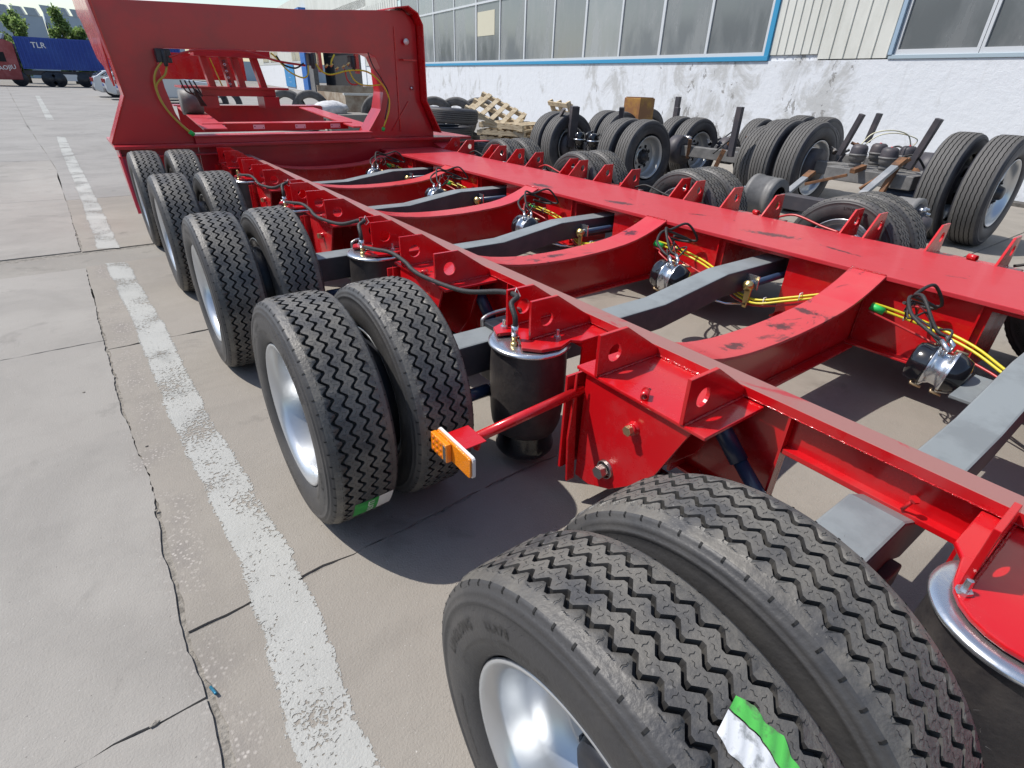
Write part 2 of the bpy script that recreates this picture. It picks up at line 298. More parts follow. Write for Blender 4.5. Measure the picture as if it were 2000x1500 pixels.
# ------------------------------------------------------------------ tyres (axle along local X, outer face at x = 0)
def tyre_mesh(R=.4, W=.236, N=60, zig=.0080, grooves=(.0565, .0975, .1385, .1795), gw=.0115, gd=.014, sipes=True, name='tyre', letters=None, mats=None, pattern=(-1, -1, 1, 1), phase=(0, .17, .5, .67), lugs=False):
    mb = MB(); q = R / .4
    left = [(.030, .250), (.020, .256), (.010, .266), (.003, .290), (.000, .315), (.002, .340), (.0055, .352), (.003, .356), (.003, .362), (.0075, .364), (.0065, .370), (.010, .378), (.0135, .3795), (.0145, .3855), (.020, .3895), (.029, .3915), (.038, .3945)]
    left = [(a * q if a < .02 else a * q, r * q) for a, r in left]
    def crown(x): t = (x - W / 2) / (W / 2); return R * (1 - .012 * t * t)
    M = N * 4; per = 2 * pi / N
    cols = []                                                  # (base x, radius, zig?, material of strip to the next column)
    for i, (a, r) in enumerate(left): cols.append((a, r, 0, 0 if i < len(left) - 3 else 1))
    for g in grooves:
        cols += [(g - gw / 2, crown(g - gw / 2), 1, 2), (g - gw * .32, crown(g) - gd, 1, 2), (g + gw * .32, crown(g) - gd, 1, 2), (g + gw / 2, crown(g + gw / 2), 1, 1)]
    for i, (a, r) in enumerate(reversed(left)): cols.append((W - a, r, 0, 1 if i < 2 else 0))
    K = len(cols); vs = []
    ths = [(k // 4) * per + phase[k % 4] * per for k in range(M)]
    for k, th in enumerate(ths):
        for (x, r, z, _) in cols:
            xx = x + (pattern[k % 4] * zig if z else 0)
            vs.append((xx, r * cos(th), r * sin(th)))
    for c in range(K - 1):
        fs = [(k * K + c, k * K + c + 1, ((k + 1) % M) * K + c + 1, ((k + 1) % M) * K + c) for k in range(M)]
        o = 0
        if c == 0: mb.add(vs, fs, cols[c][3], cols[c][3] == 0)
        else:
            for f in fs: mb.f.append(list(f)); mb.m.append(cols[c][3]); mb.sm.append(cols[c][3] == 0 or (cols[c][3] == 1 and not cols[c][2]) )
    def dash(x0, t0, x1, t1, w, lift=.0005, seg=3, wav=.0012, mi=3):
        pts = []
        for i in range(seg + 1):
            t = i / seg; x = x0 + (x1 - x0) * t; th = t0 + (t1 - t0) * t
            dx = -(t1 - t0) * R; dy = (x1 - x0); l = math.hypot(dx, dy); nx, nt = dx / l, dy / l
            o = wav * (-1 if i == 1 else 1 if i == 2 else 0); ww = w * (.5 if 0 < i < seg else .35)
            for sg in (-1, 1):
                X = x + nx * (o + sg * ww); T = th + nt * (o + sg * ww) / R; r = crown(X) + lift
                pts.append((X, r * cos(T), r * sin(T)))
        mb.add(pts, [(2 * i, 2 * i + 1, 2 * i + 3, 2 * i + 2) for i in range(seg)], mi)
    if sipes:
        gs = list(grooves); ribs = [(gs[i] + gs[i + 1]) / 2 for i in range(len(gs) - 1)]
        for n in range(N):
            for x in ribs:
                dash(x - zig - .0065, (n + .085) * per, x - zig + .0065, (n + .087) * per, .0009)
                dash(x - .001, (n + .20) * per, x + .001, (n + .46) * per, .0009, wav=.0018)
                dash(x + zig - .0065, (n + .585) * per, x + zig + .0065, (n + .587) * per, .0009)
                dash(x + .001, (n + .71) * per, x - .001, (n + .96) * per, .0009, wav=.0018)
            for x, s in ((gs[0] - .019, 1), (gs[-1] + .019, -1)):
                dash(x - .001, (n + .10) * per, x + .001, (n + .36) * per, .0014)
                dash(x + .006 * s - .007, (n + .66) * per, x + .006 * s + .007, (n + .68) * per, .0014)
    if lugs:                                                   # near-black patches painting the shade of notches at the shoulder edge
        for n in range(N):
            for side in (0, 1):
                t0 = (n + .18) * per; t1 = (n + .28) * per
                a = [(.0138 * q, .3815 * q + .0006), (.0148 * q, .3860 * q + .0008), (.0205 * q, .3900 * q + .0008)]
                if side: a = [(W - x, r) for x, r in a]
                sgn = 1 if side else -1
                pts = []
                for x, r in a:
                    for t in (t0, t1): pts.append((x + sgn * .0006, r * cos(t), r * sin(t)))
                mb.add(pts, [(0, 1, 3, 2), (2, 3, 5, 4)], 3)
    if lugs:
        rn = random.Random(4)
        for n in range(70):
            t = rn.uniform(0, 2 * pi); r0 = rn.choice((.300, .345, .386)) * q; L0 = rn.uniform(.004, .010); a = Vector((.001, r0 * cos(t), r0 * sin(t))); b2 = a + Vector((-L0, rn.gauss(0, .003), rn.gauss(0, .003)))
            mb.add([a + Vector((0, 0, .0005)), a - Vector((0, 0, .0005)), b2], [(0, 1, 2)], 0)
            x = rn.choice((.03, .2, .205)); a = Vector((x, R * cos(t), R * sin(t))); b2 = a * 1.0 + Vector((0, cos(t), sin(t))) * L0 + Vector((rn.gauss(0, .003), 0, 0)); mb.add([a + Vector((.0006, 0, 0)), a - Vector((.0006, 0, 0)), b2], [(0, 1, 2)], 0)
    if letters:
        for s, size, ang, rr, xx in letters:
            vs2, fs2 = text_geo(s, size, 1.25)
            for side in (0,):
                o = []
                for v in vs2:
                    rad = rr + v[1]; th = ang + (1 if side == 0 else -1) * v[0] / rr
                    xl = xx - .0012
                    o.append((xl if side == 0 else W - xl, rad * cos(th), rad * sin(th)))
                mb.add(o, fs2, 4)
    me = bpy.data.meshes.new(name); me.from_pydata(mb.v, [], mb.f)
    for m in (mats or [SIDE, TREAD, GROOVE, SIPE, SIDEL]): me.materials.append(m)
    me.polygons.foreach_set('material_index', mb.m); me.polygons.foreach_set('use_smooth', mb.sm); me.update()
    bm = bmesh.new(); bm.from_mesh(me); bmesh.ops.recalc_face_normals(bm, faces=bm.faces); bm.to_mesh(me); bm.free()
    return me
SIDEL = mat('tyre_moulded_lettering', (0.012, 0.012, 0.013), 0.4)
def rim_mesh(rf=.250, depth=.13, name='rim', material=None, n=56, holes=8, disc_r=.19):
    mb = MB()
    mb.lathe([(.030, rf - .004), (.020, rf + .003), (.016, rf), (.0165, rf - .006), (.024, rf - .012), (.030, rf - .022), (.050, rf - .028), (depth * .6, rf - .034), (depth, rf - .046), (depth + .006, disc_r - .01)], (0, 0, 0), (1, 0, 0), n)
    mb.lathe([(.206, rf - .004), (.216, rf + .003), (.220, rf), (.2195, rf - .006), (.20, rf - .022), (.15, rf - .034), (depth + .012, rf - .050)], (0, 0, 0), (1, 0, 0), n)
    # disc with hand holes: ring segments between holes
    ro, ri, hr0, hr1 = disc_r, .075, .125, .165
    x = depth
    for a, b, off in ((ro, hr1, 0), (hr0, .105, .0)):
        mb.lathe([(x, a), (x - .012, b)], (0, 0, 0), (1, 0, 0), n)
    seg = 5
    for h in range(holes):
        t0 = 2 * pi * h / holes; t1 = t0 + 2 * pi / holes * .55
        vs = []
        for i in range(seg + 1):
            t = t0 + (t1 - t0) * i / seg
            for r in (hr1, hr0): vs.append((x - .012, r * cos(t), r * sin(t)))
        mb.add(vs, [(2 * i, 2 * i + 1, 2 * i + 3, 2 * i + 2) for i in range(seg)], 0)
    mb.lathe([(x - .012, .105), (x - .012, .085), (x - .03, .075), (x - .075, .062), (x - .085, .05), (x - .085, .0)], (0, 0, 0), (1, 0, 0), 28, 1)
    for h in range(8):
        t = 2 * pi * h / 8 + .2; mb.lathe([(x - .012, .012), (x - .035, .012), (x - .04, .006), (x - .04, 0)], (0, .098 * cos(t), .098 * sin(t)), (1, 0, 0), 6, 1, smooth=False)
    me = bpy.data.meshes.new(name); me.from_pydata(mb.v, [], mb.f); me.materials.append(material or SILVER); me.materials.append(BLACKM)
    me.polygons.foreach_set('material_index', mb.m); me.polygons.foreach_set('use_smooth', mb.sm); me.update(); return me
T_MAIN = tyre_mesh(lugs=True, letters=[('LINGLONG', .028, .42, .322, .0), ('LINGLONG', .028, -pi / 2 + .25, .322, .0), ('215/75R17.5  16PR', .013, pi / 2 - .4, .296, .001), ('TUBELESS  RADIAL', .013, pi + .5, .296, .001), ('LLA78', .024, .98, .322, .0), ('LLA78', .024, pi + .2, .322, .0), ('STEEL BELTED  REGROOVABLE', .009, -.45, .298, .001), ('LINGLONG', .028, pi * .72, .322, .0), ('MAX LOAD SINGLE 2300 KG AT 850 KPA COLD', .0075, .55, .290, .001)])
RIM_OUT = rim_mesh(depth=.172); RIM_IN = rim_mesh(depth=.07, disc_r=.18)

# ------------------------------------------------------------------ ground: slabs with open, broken joints
ground = MB().add([(-400, -60, -.008), (500, -60, -.008), (500, 900, -.008), (-400, 900, -.008)], [(0, 1, 2, 3)]).build('ground', [DIRT]); kind(ground, 'structure')
def crack_x(y):                                                # the broken joint that runs beside the painted line
    pts = [(-1.5, -.10), (1.0, -.104), (1.25, -.122), (1.52, -.122), (2.08, -.120), (2.8, -.158), (3.9, -.178), (5.3, -.197), (6.6, -.225), (11.5, -.345), (21.4, -.95), (60, -3.0)]
    for (a, b), (c, d) in zip(pts, pts[1:]):
        if y <= c: return b + (d - b) * (y - a) / (c - a)
    return pts[-1][1]
def jag(p0, p1, amp, step=.035, seed=0):
    rnd = random.Random(seed); L = (Vector(p1) - Vector(p0)).length; n = max(2, int(L / step)); out = []; a = b = 0.0
    d = (Vector(p1) - Vector(p0)) / L; nn = Vector((-d.y, d.x))
    for i in range(n):
        a = a * .8 + rnd.uniform(-1, 1) * .45; b = rnd.uniform(-.5, .5)
        f = min(1, i / 3, (n - i) / 3)
        out.append(Vector(p0) + d * (L * i / n) + nn * (a + b) * amp * f)
    return out
def slab(poly, material, name='slab', z=0.0):
    mb = MB(); n = len(poly)
    mb.add([(p[0], p[1], z) for p in poly] + [(p[0], p[1], -.0078) for p in poly], [list(range(n))] + [(i, (i + 1) % n, (i + 1) % n + n, i + n) for i in range(n)])
    o = mb.build(name, material, ground); return o
gL = .007; gR = .007
rows_l = [(-3, 1.10), (1.10, 3.752), (3.752, 5.42), (5.995, 8.7), (8.7, 12.6), (12.6, 17.5), (17.5, 24), (24, 32), (32, 44), (44, 60)]
rows_r = [(-3, 1.330), (1.335, 3.60), (3.60, 5.46), (5.965, 8.6), (8.6, 12.5), (12.5, 17.5), (17.5, 24), (24, 32), (32, 44), (44, 60)]
sd = 1
def edge_y(y0, y1, side, seed, amp):
    pts = []; step = .028 if y0 < 7 else .6; n = max(2, int((y1 - y0) / step)); rnd = random.Random(seed); a = 0
    for i in range(n + 1):
        y = y0 + (y1 - y0) * i / n; a = a * .88 + rnd.uniform(-1, 1) * .42; f = min(1, i / 3, (n - i) / 3)
        pts.append(Vector((crack_x(y) + side * (.0005 + .005 * (.5 + .5 * sin(y * 2.3))) + (a + rnd.uniform(-.35, .35)) * amp * f, y)))
    return pts
for i, (a, b) in enumerate(rows_l):
    amp = .0085 if a < 7 else .02
    e = edge_y(a + .004, b - .004, -1, 100 + i, amp); tilt = -.06 if a > 0 else 0
    X0 = -14 - b * .3
    top = jag((e[-1].x, b - .004), (X0, b - .25), .010, .05 if b < 7 else .8, 200 + i); bot = jag((X0, a - .246), (e[0].x, a + .004), .010, .05 if b < 7 else .8, 300 + i)
    slab(e + top[1:] + bot, CON_L if i < 5 else CON_F)
XR = [(-.05, 6.9), (6.9, 13.6), (13.6, 22)]
for i, (a, b) in enumerate(rows_r):
    amp = .0085 if a < 7 else .02
    e = edge_y(a + .004, b - .004, 1, 400 + i, amp)
    for j, (xa, xb) in enumerate(XR):
        sl = .035
        if j == 0:
            bot = jag((e[0].x, a + .003), (xb - .01, a + .003 + sl * 6.9), .012, .05 if b < 7 else .8, 500 + i); top = jag((xb - .01, b - .006 + sl * 6.9), (e[-1].x, b - .006), .012, .05 if b < 7 else .8, 500 + i + 1)
            slab(bot + top + [q for q in e[::-1]][:-1], CON_R if i < 4 else CON_F)
        else:
            slab([(xa + .01, a + sl * 7), (xb - .01, a + sl * 7), (xb - .01, b - .012 + sl * 7), (xa + .01, b - .012 + sl * 7)], CON_R if i < 4 else CON_F)
# repair strip of exposed stones between two cross joints
bot = jag((-14, 4.75), (6.9, 5.705), .006, .06, 801); top = jag((6.9, 6.195), (-14, 5.262), .006, .06, 802)
slab(bot + top, CON_P, z=-.004)
lw = [(.5, .118), (.82, .10), (1.16, .125), (1.52, .14), (2.0, .115), (2.6, .085), (3.3, .072), (3.95, .064), (5.4, .01), (5.46, .006)]
def stripe(pts, w, name='painted_line'):
    mb = MB(); vs = []
    fine = []
    for (y0, x0), (y1, x1) in zip(pts, pts[1:]):
        n = max(1, int((y1 - y0) / .04)) if y0 < 7 else 2
        for i in range(n): t = i / n; fine.append((y0 + (y1 - y0) * t, x0 + (x1 - x0) * t))
    fine.append(pts[-1]); rnd = random.Random(5)
    for y, x in fine: vs += [(x - w / 2 + rnd.uniform(-.004, .004), y + .03, .0016), (x + w / 2 + rnd.uniform(-.004, .004), y - .03, .0016)]
    k = len(fine); mb.add(vs, [(2 * i, 2 * i + 1, 2 * i + 3, 2 * i + 2) for i in range(k - 1)])
    o = mb.build(name, PAINT); uv = o.data.uv_layers.new(name='UVMap')
    for p in o.data.polygons:
        for li in p.loop_indices: vi = o.data.loops[li].vertex_index; uv.data[li].uv = (vi % 2, vi / 20)
    return kind(o, 'structure')
stripe(lw, .165)
stripe([(5.98, -.01), (8, -.04), (10.5, -.09), (13, -.15), (17, -.22)], .175); stripe([(22.5, -.40), (26, -.5), (40.7, -.91)], .2)

# small litter by the joint
tag(MB().lathe([(0, 0), (0, .004), (.03, .004), (.034, .0036), (.034, 0)], (-.100, 1.120, .006), (.25, -1, .15), 10).build('pen_cap', mat('blue_foil', (.02, .16, .26), .3, .3)), 'small blue tube lying in the crack beside the white line', 'litter')
rnd = random.Random(3)
for (x, y, s) in ((-.23, 1.10, .010), (-.105, 2.42, .006), (-.125, 1.95, .006), (.15, 2.02, .004), (-.30, 3.1, .005), (.40, 1.62, .006), (.52, 2.42, .005), (.70, 1.35, .005)):
    bm = bmesh.new(); bmesh.ops.create_icosphere(bm, subdivisions=1, radius=s)
    for v in bm.verts: v.co *= rnd.uniform(.7, 1.2); v.co.z *= .6; v.co.x *= 1.3
    me = bpy.data.meshes.new('pebble'); bm.to_mesh(me); bm.free(); me.materials.append(DIRT)
    lab = {-.23: 'dark brown pebble on the bare concrete left of the crack, nearest the camera'}.get(x)
    tag(link('pebble', me, None, (x, y, s * .4)), lab or 'tiny loose stone scattered on the concrete near the white line', 'pebble', None if lab else 'loose stones on the concrete')

# ------------------------------------------------------------------ the red trailer
S = 1.406; A0 = .2594                                          # axle spacing, first axle
H = .6117
TR = empty('lowbed_trailer', (2.5, 3.0, 0)); tag(TR, 'bright red unfinished multi-axle lowbed trailer chassis with black dual tyres and arched cross beams', 'trailer')
XLo, XLi, XRi, XRo = 1.468, 1.5455, 3.125, 3.8845
# left main beam
MB().box((XLo, -2.2, H - .030), (XLi, 7.0, H)).build('rail_flange', REDLEFT, TR, bevel=.003)
MB().box((XLo - .0015, -2.2, H - .0285), (XLo - .0005, 7.0, H - .0005)).build('rail_flange_edge', RED, TR)
MB().box((1.500, -2.2, .470), (1.512, 7.0, H - .030)).build('rail_web', RED, TR)
MB().box((3.175, -2.2, .560), (3.189, 7.0, H - .024)).build('rail_web', RED, TR)
MB().box((XRi, -2.2, H - .024), (XRo, 7.0, H)).build('rail_flange', REDTOP, TR, bevel=.003)
for k in range(-1, 5):
    y = A0 + k * S; a, b = y + .30, y + S - .26
    mbw = MB().box((1.500, a, .20), (1.512, b, .470)); mbw.build('web_panel', RED, TR)
    MB().box((1.46, a, .188), (1.56, b, .200)).build('lower_flange', RED, TR, bevel=.002)
    MB().box((1.470, b - S if k > -1 else -2.2, .452), (1.530, a, .470)).build('web_opening_lip', RED, TR, bevel=.002)
    MB().box((3.175, y + .27, .225), (3.189, y + S - .157, .560)).build('web_panel', RED, TR)
    MB().box((3.115, y + .27, .213), (3.245, y + S - .157, .225)).build('lower_flange', RED, TR, bevel=.002)
    for yy in (y + .27, y + S - .165): MB().box((3.190, yy, .225), (3.55, yy + .008, .585)).build('web_stiffener', RED, TR)
    MB().box((3.150, y + .30, .226), (3.1745, y + .308, .587)).build('web_stiffener', RED, TR)
    MB().box((1.466, a, .20), (1.4985, a + .008, .58)).build('web_stiffener', RED, TR)
    # little stud and bracket on the web
    MB().tube([(1.47, y - .03, .475), (1.46, y - .045, .52)], .005, 8).lathe([(0, 0), (0, .012), (.008, .012), (.008, 0)], (1.46, y - .045, .52), (-.2, -.3, .9), 6, smooth=False).build('bolt', RED, TR)
# weld beads as real lumpy rods
def weld(p0, p1, r=.004, material=None):
    p0 = Vector(p0); p1 = Vector(p1); L = (p1 - p0).length; n = max(4, int(L / .008)); rnd = random.Random(int(L * 1000) + int(p0.y * 100))
    pts = [p0.lerp(p1, i / n) for i in range(n + 1)]; MB().tube(pts, [r * rnd.uniform(.75, 1.25) for _ in pts], 6).build('weld_bead', material or REDW, TR)
weld((XLo - .001, -.6, H - .031), (XLo - .001, 6.6, H - .031), .0028)
# arched cross beams
prof = [(1.530, .594), (1.58, .575), (1.63, .556), (1.70, .532), (1.77, .515), (1.85, .502), (1.95, .490), (2.05, .483), (2.2, .478), (2.35, .478), (2.5, .483), (2.62, .490), (2.74, .501), (2.84, .517), (2.93, .540), (3.00, .562), (3.07, .588), (3.125, .6112)]
for k in range(-1, 5):
    y0 = .9785 + k * S; y1 = y0 + .178; mb = MB(); n = len(prof)
    vs = []
    for x, z in prof: vs += [(x, y0, z), (x, y1, z), (x, y1, z - .014), (x, y0, z - .014)]
    fs = [(4 * i + a, 4 * i + b, 4 * i + 4 + b, 4 * i + 4 + a) for i in range(n - 1) for a, b in ((0, 1), (1, 2), (2, 3), (3, 0))] + [(0, 3, 2, 1), (4 * n - 4, 4 * n - 3, 4 * n - 2, 4 * n - 1)]
    mb.add(vs, fs); mb.build('arch_flange', REDARCH, TR, bevel=.002)
    yw = (y0 + y1) / 2
    MB().prism([(x, yw - .006, z - .014) for x, z in prof if x > 1.53] + [(3.174, yw - .006, .58), (3.174, yw - .006, .215), (1.512, yw - .006, .195), (1.512, yw - .006, .56)], (0, .012, 0)).build('arch_web', RED, TR)
    MB().prism([(1.56, yw - .06, .183), (1.56, yw + .06, .183), (3.113, yw + .06, .202), (3.113, yw - .06, .202)], (0, 0, .012)).build('arch_lower_flange', RED, TR, bevel=.002)
    weld((3.127, y0 + .002, H + .001), (3.127, y1, H + .001), .0045)
    weld((1.60, yw - .012, .199), (3.11, yw - .012, .217), .003)
    weld((3.168, yw - .012, .23), (3.168, yw - .012, .57), .004)
# lugs, hangers, air springs
def lug(y, mirror=False):
    if not mirror: outer = [(1.168, .575), (1.165, .724), (1.292, .724), (1.492, .590), (1.492, .575)]; hl = [(1.243, .645, .031)]
    else: outer = [(4.125, .575), (4.125, .748), (4.015, .748), (3.868, .608), (3.868, .575)]; hl = [(4.062, .672, .029)]
    plate('lug', outer, hl, lambda a, b: (a, y, b), (0, .013, 0), RED, TR, bevel=.0015)
    x0, x1 = (1.175, 1.485) if not mirror else (3.89, 4.12)
    weld((x0, y - .003, .577), (x1, y - .003, .577), .0042)
for k in range(-1, 5):
    y = A0 + k * S
    lug(y + .805); lug(y + .459)
    # hanger
    MB().box((1.172, y + .385, .562), (1.4675, y + .905, .575)).build('hanger_top_plate', RED, TR, bevel=.003)
    weld((1.466, y + .48, .577), (1.466, y + .80, .577), .0055)
    fo = [(y + .870, .5615), (y + .872, .12), (y + .80, .12), (y + .70, .165), (y + .62, .235), (y + .53, .34), (y + .435, .5615)]
    plate('hanger_side_plate', fo, [(y + .728, .238, .034)], lambda a, b: (1.186, a, b), (.012, 0, 0), RED, TR, bevel=.002)
    plate('hanger_side_plate', fo, [], lambda a, b: (1.395, a, b), (.012, 0, 0), RED, TR, bevel=.002)
    MB().box((1.198, y + .848, .14), (1.395, y + .860, .5615)).build('hanger_back_plate', RED, TR)
    plate('hanger_gusset', [(1.15, .5615), (1.186, .10), (1.15, .10), (1.135, .30)], [], lambda a, b: (a, y + .875, b), (0, .010, 0), RED, TR)
    MB().box((1.408, y + .62, .20), (1.4995, y + .632, .5615)).build('hanger_brace', RED, TR)
    MB().box((1.13, y + .90, .16), (1.47, y + .91, .545)).build('hanger_back_plate', RED, TR)
    MB().lathe([(.03, .034), (0, .034), (0, .030), (.001, .030)], (1.176, y + .728, .238), (1, 0, 0), 24).lathe([(0, .024), (0, 0)], (1.145, y + .728, .238), (1, 0, 0), 6, smooth=False).lathe([(0, .024), (.032, .024)], (1.145, y + .728, .238), (1, 0, 0), 6, smooth=False).build('pivot_bolt', STEEL, TR, bevel=.001)
    mb = MB().lathe([(0, 0), (0, .0175), (.018, .0175)], (1.150, y + .637, .462), (1, 0, 0), 6, smooth=False); mb.build('hanger_bolt', BRONZE, TR, bevel=.001)
    MB().lathe([(0, .012), (0, .021), (.006, .021), (.0065, .017), (.012, .019), (.018, .024), (.02, .024)], (1.167, y + .637, .462), (1, 0, 0), 24).build('bolt_washer', RED, TR)
    # short pipe stub and a near-black disc painting a hole's shade on the plate
    MB().lathe([(0, .009), (0, .0135), (.040, .0135), (.040, .009), (0, .009)], (1.182, y + .615, .589), (.8, .55, 0), 18).build('pipe_stub', RED, TR)
    MB().lathe([(0, 0), (0, .0075)], (1.252, y + .655, .5756), (0, 0, 1), 14, smooth=False).build('hole_shade_disc', SIPE, TR)
    # spring seat
    ys = y - (.205 if k else .325)
    if k == 0: MB().prism([(1.20 + .125 * cos(radians(t)), ys + .125 * sin(radians(t)), .560) for t in range(100, 281, 15)] + [(1.34, ys - .125, .560), (1.4985, ys - .155, .560), (1.4985, ys + .16, .560), (1.30, ys + .16, .560), (1.26, ys + .135, .560)], (0, 0, .014)).build('spring_seat_plate', RED, TR, bevel=.004)
    else: MB().prism([(1.10, ys - .08, .560), (1.15, ys - .135, .560), (1.23, ys - .15, .560), (1.30, ys - .125, .560), (1.33, ys - .155, .560), (1.4985, ys - .155, .560), (1.4985, ys + .16, .560), (1.20, ys + .16, .560), (1.12, ys + .13, .560), (1.095, ys + .07, .560), (1.15, ys + .055, .560), (1.165, ys + .02, .560), (1.14, ys - .02, .560)], (0, 0, .014)).build('spring_seat_plate', RED, TR, bevel=.003)
    for dy in (-.045, .100): lug(ys + dy)
    MB().box((1.34, ys - .15, .30), (1.4985, ys - .142, .5595)).build('seat_gusset', RED, TR); MB().box((1.34, ys + .15, .30), (1.4985, ys + .158, .5595)).build('seat_gusset', RED, TR)
    MB().box((1.33, ys - .155, .545), (1.34, ys + .16, .5595)).build('seat_gusset', RED, TR)
    asp = MB().lathe([(.548, 0), (.553, .10), (.5555, .145), (.551, .158), (.543, .160), (.538, .155), (.536, .149)], (1.20, ys, 0), (0, 0, 1), 48).build('air_spring', [ZINC], TR)
    MB().lathe([(.538, .149), (.52, .147), (.47, .150), (.40, .1515), (.32, .150), (.25, .147), (.20, .141), (.165, .128), (.155, .112)], (1.20, ys, 0), (0, 0, 1), 48).build('bellows', BELLOW, asp, loc=Vector((0, 0, 0)))
    mbp = MB().lathe([(.175, .105), (.15, .114), (.10, .116), (.085, .122), (.070, .122), (.055, .112), (.05, .0)], (1.20, ys, 0), (0, 0, 1), 48); mbp.build('piston', BLACKP, asp, loc=Vector((0, 0, 0)))
    mm = MB()
    add_text(mm, 'HG', .022, (1.20 - .1505 * .80, ys - .1505 * .60, .475), (.60, -.80, 0), (0, 0, 1)); 
    mm.build('moulded_letters', HOSE, asp, loc=Vector((0, 0, 0)))
    for sx, sy in ((1.265, ys - .085), (1.15, ys + .10)):
        MB().lathe([(0, .014), (.009, .014), (.009, .007), (.034, .0065), (.036, 0)], (sx, sy, .574), (0, 0, 1), 6 , smooth=False).build('stud_nut', ZINC, TR)
    if k: MB().lathe([(0, .015), (.010, .015), (.010, .010), (.028, .010), (.030, .012), (.045, .012), (.047, .009), (.055, .012), (.06, .009), (.066, .012), (.072, .009), (.078, .011), (.084, 0)], (1.118, ys - .012, .553), (0, 0, 1), 12).build('hose_fitting', GOLD, TR)
    # trailing arm, shock absorber, axle seat
    MB().tube([(1.29, y + .728, .24), (1.29, y + .45, .23), (1.28, y + .10, .285), (1.26, y - .10, .20), (1.22, y - .22, .055)], .045, 8).build('trailing_arm', BLACKM, TR)
    MB().box((1.14, y - .095, .30), (1.40, y + .095, .375)).build('axle_seat', BLACKM, TR, bevel=.006)
    if k: MB().box((1.17, y - .08, .516), (1.37, y + .08, .535)).build('axle_clamp_plate', BLACKM, TR, bevel=.006)
    for yy in ((y - .074, y + .074) if k > 0 else ()): MB().tube(smooth_path([(1.17, yy, .29), (1.17, yy, .50), (1.18, yy, .548), (1.27, yy, .56), (1.36, yy, .548), (1.37, yy, .50), (1.37, yy, .29)], 4), .009, 8).build('u_bolt', STEEL, TR)
    MB().tube([(1.44, y + .57, .53), (1.44, y + .40, .37)], .030, 14).tube([(1.44, y + .42, .39), (1.44, y + .12, .13)], .023, 14).build('shock_absorber', NAVY, TR)
    MB().tube([(.93, y - .10, .315), (1.08, y - .10, .315)], .026, 14).build('brake_camshaft', NAVY, TR)
    MB().tube([(1.08, y - .10, .315), (1.14, y - .10, .315)], .021, 14).build('brake_camshaft', ZINC, TR)
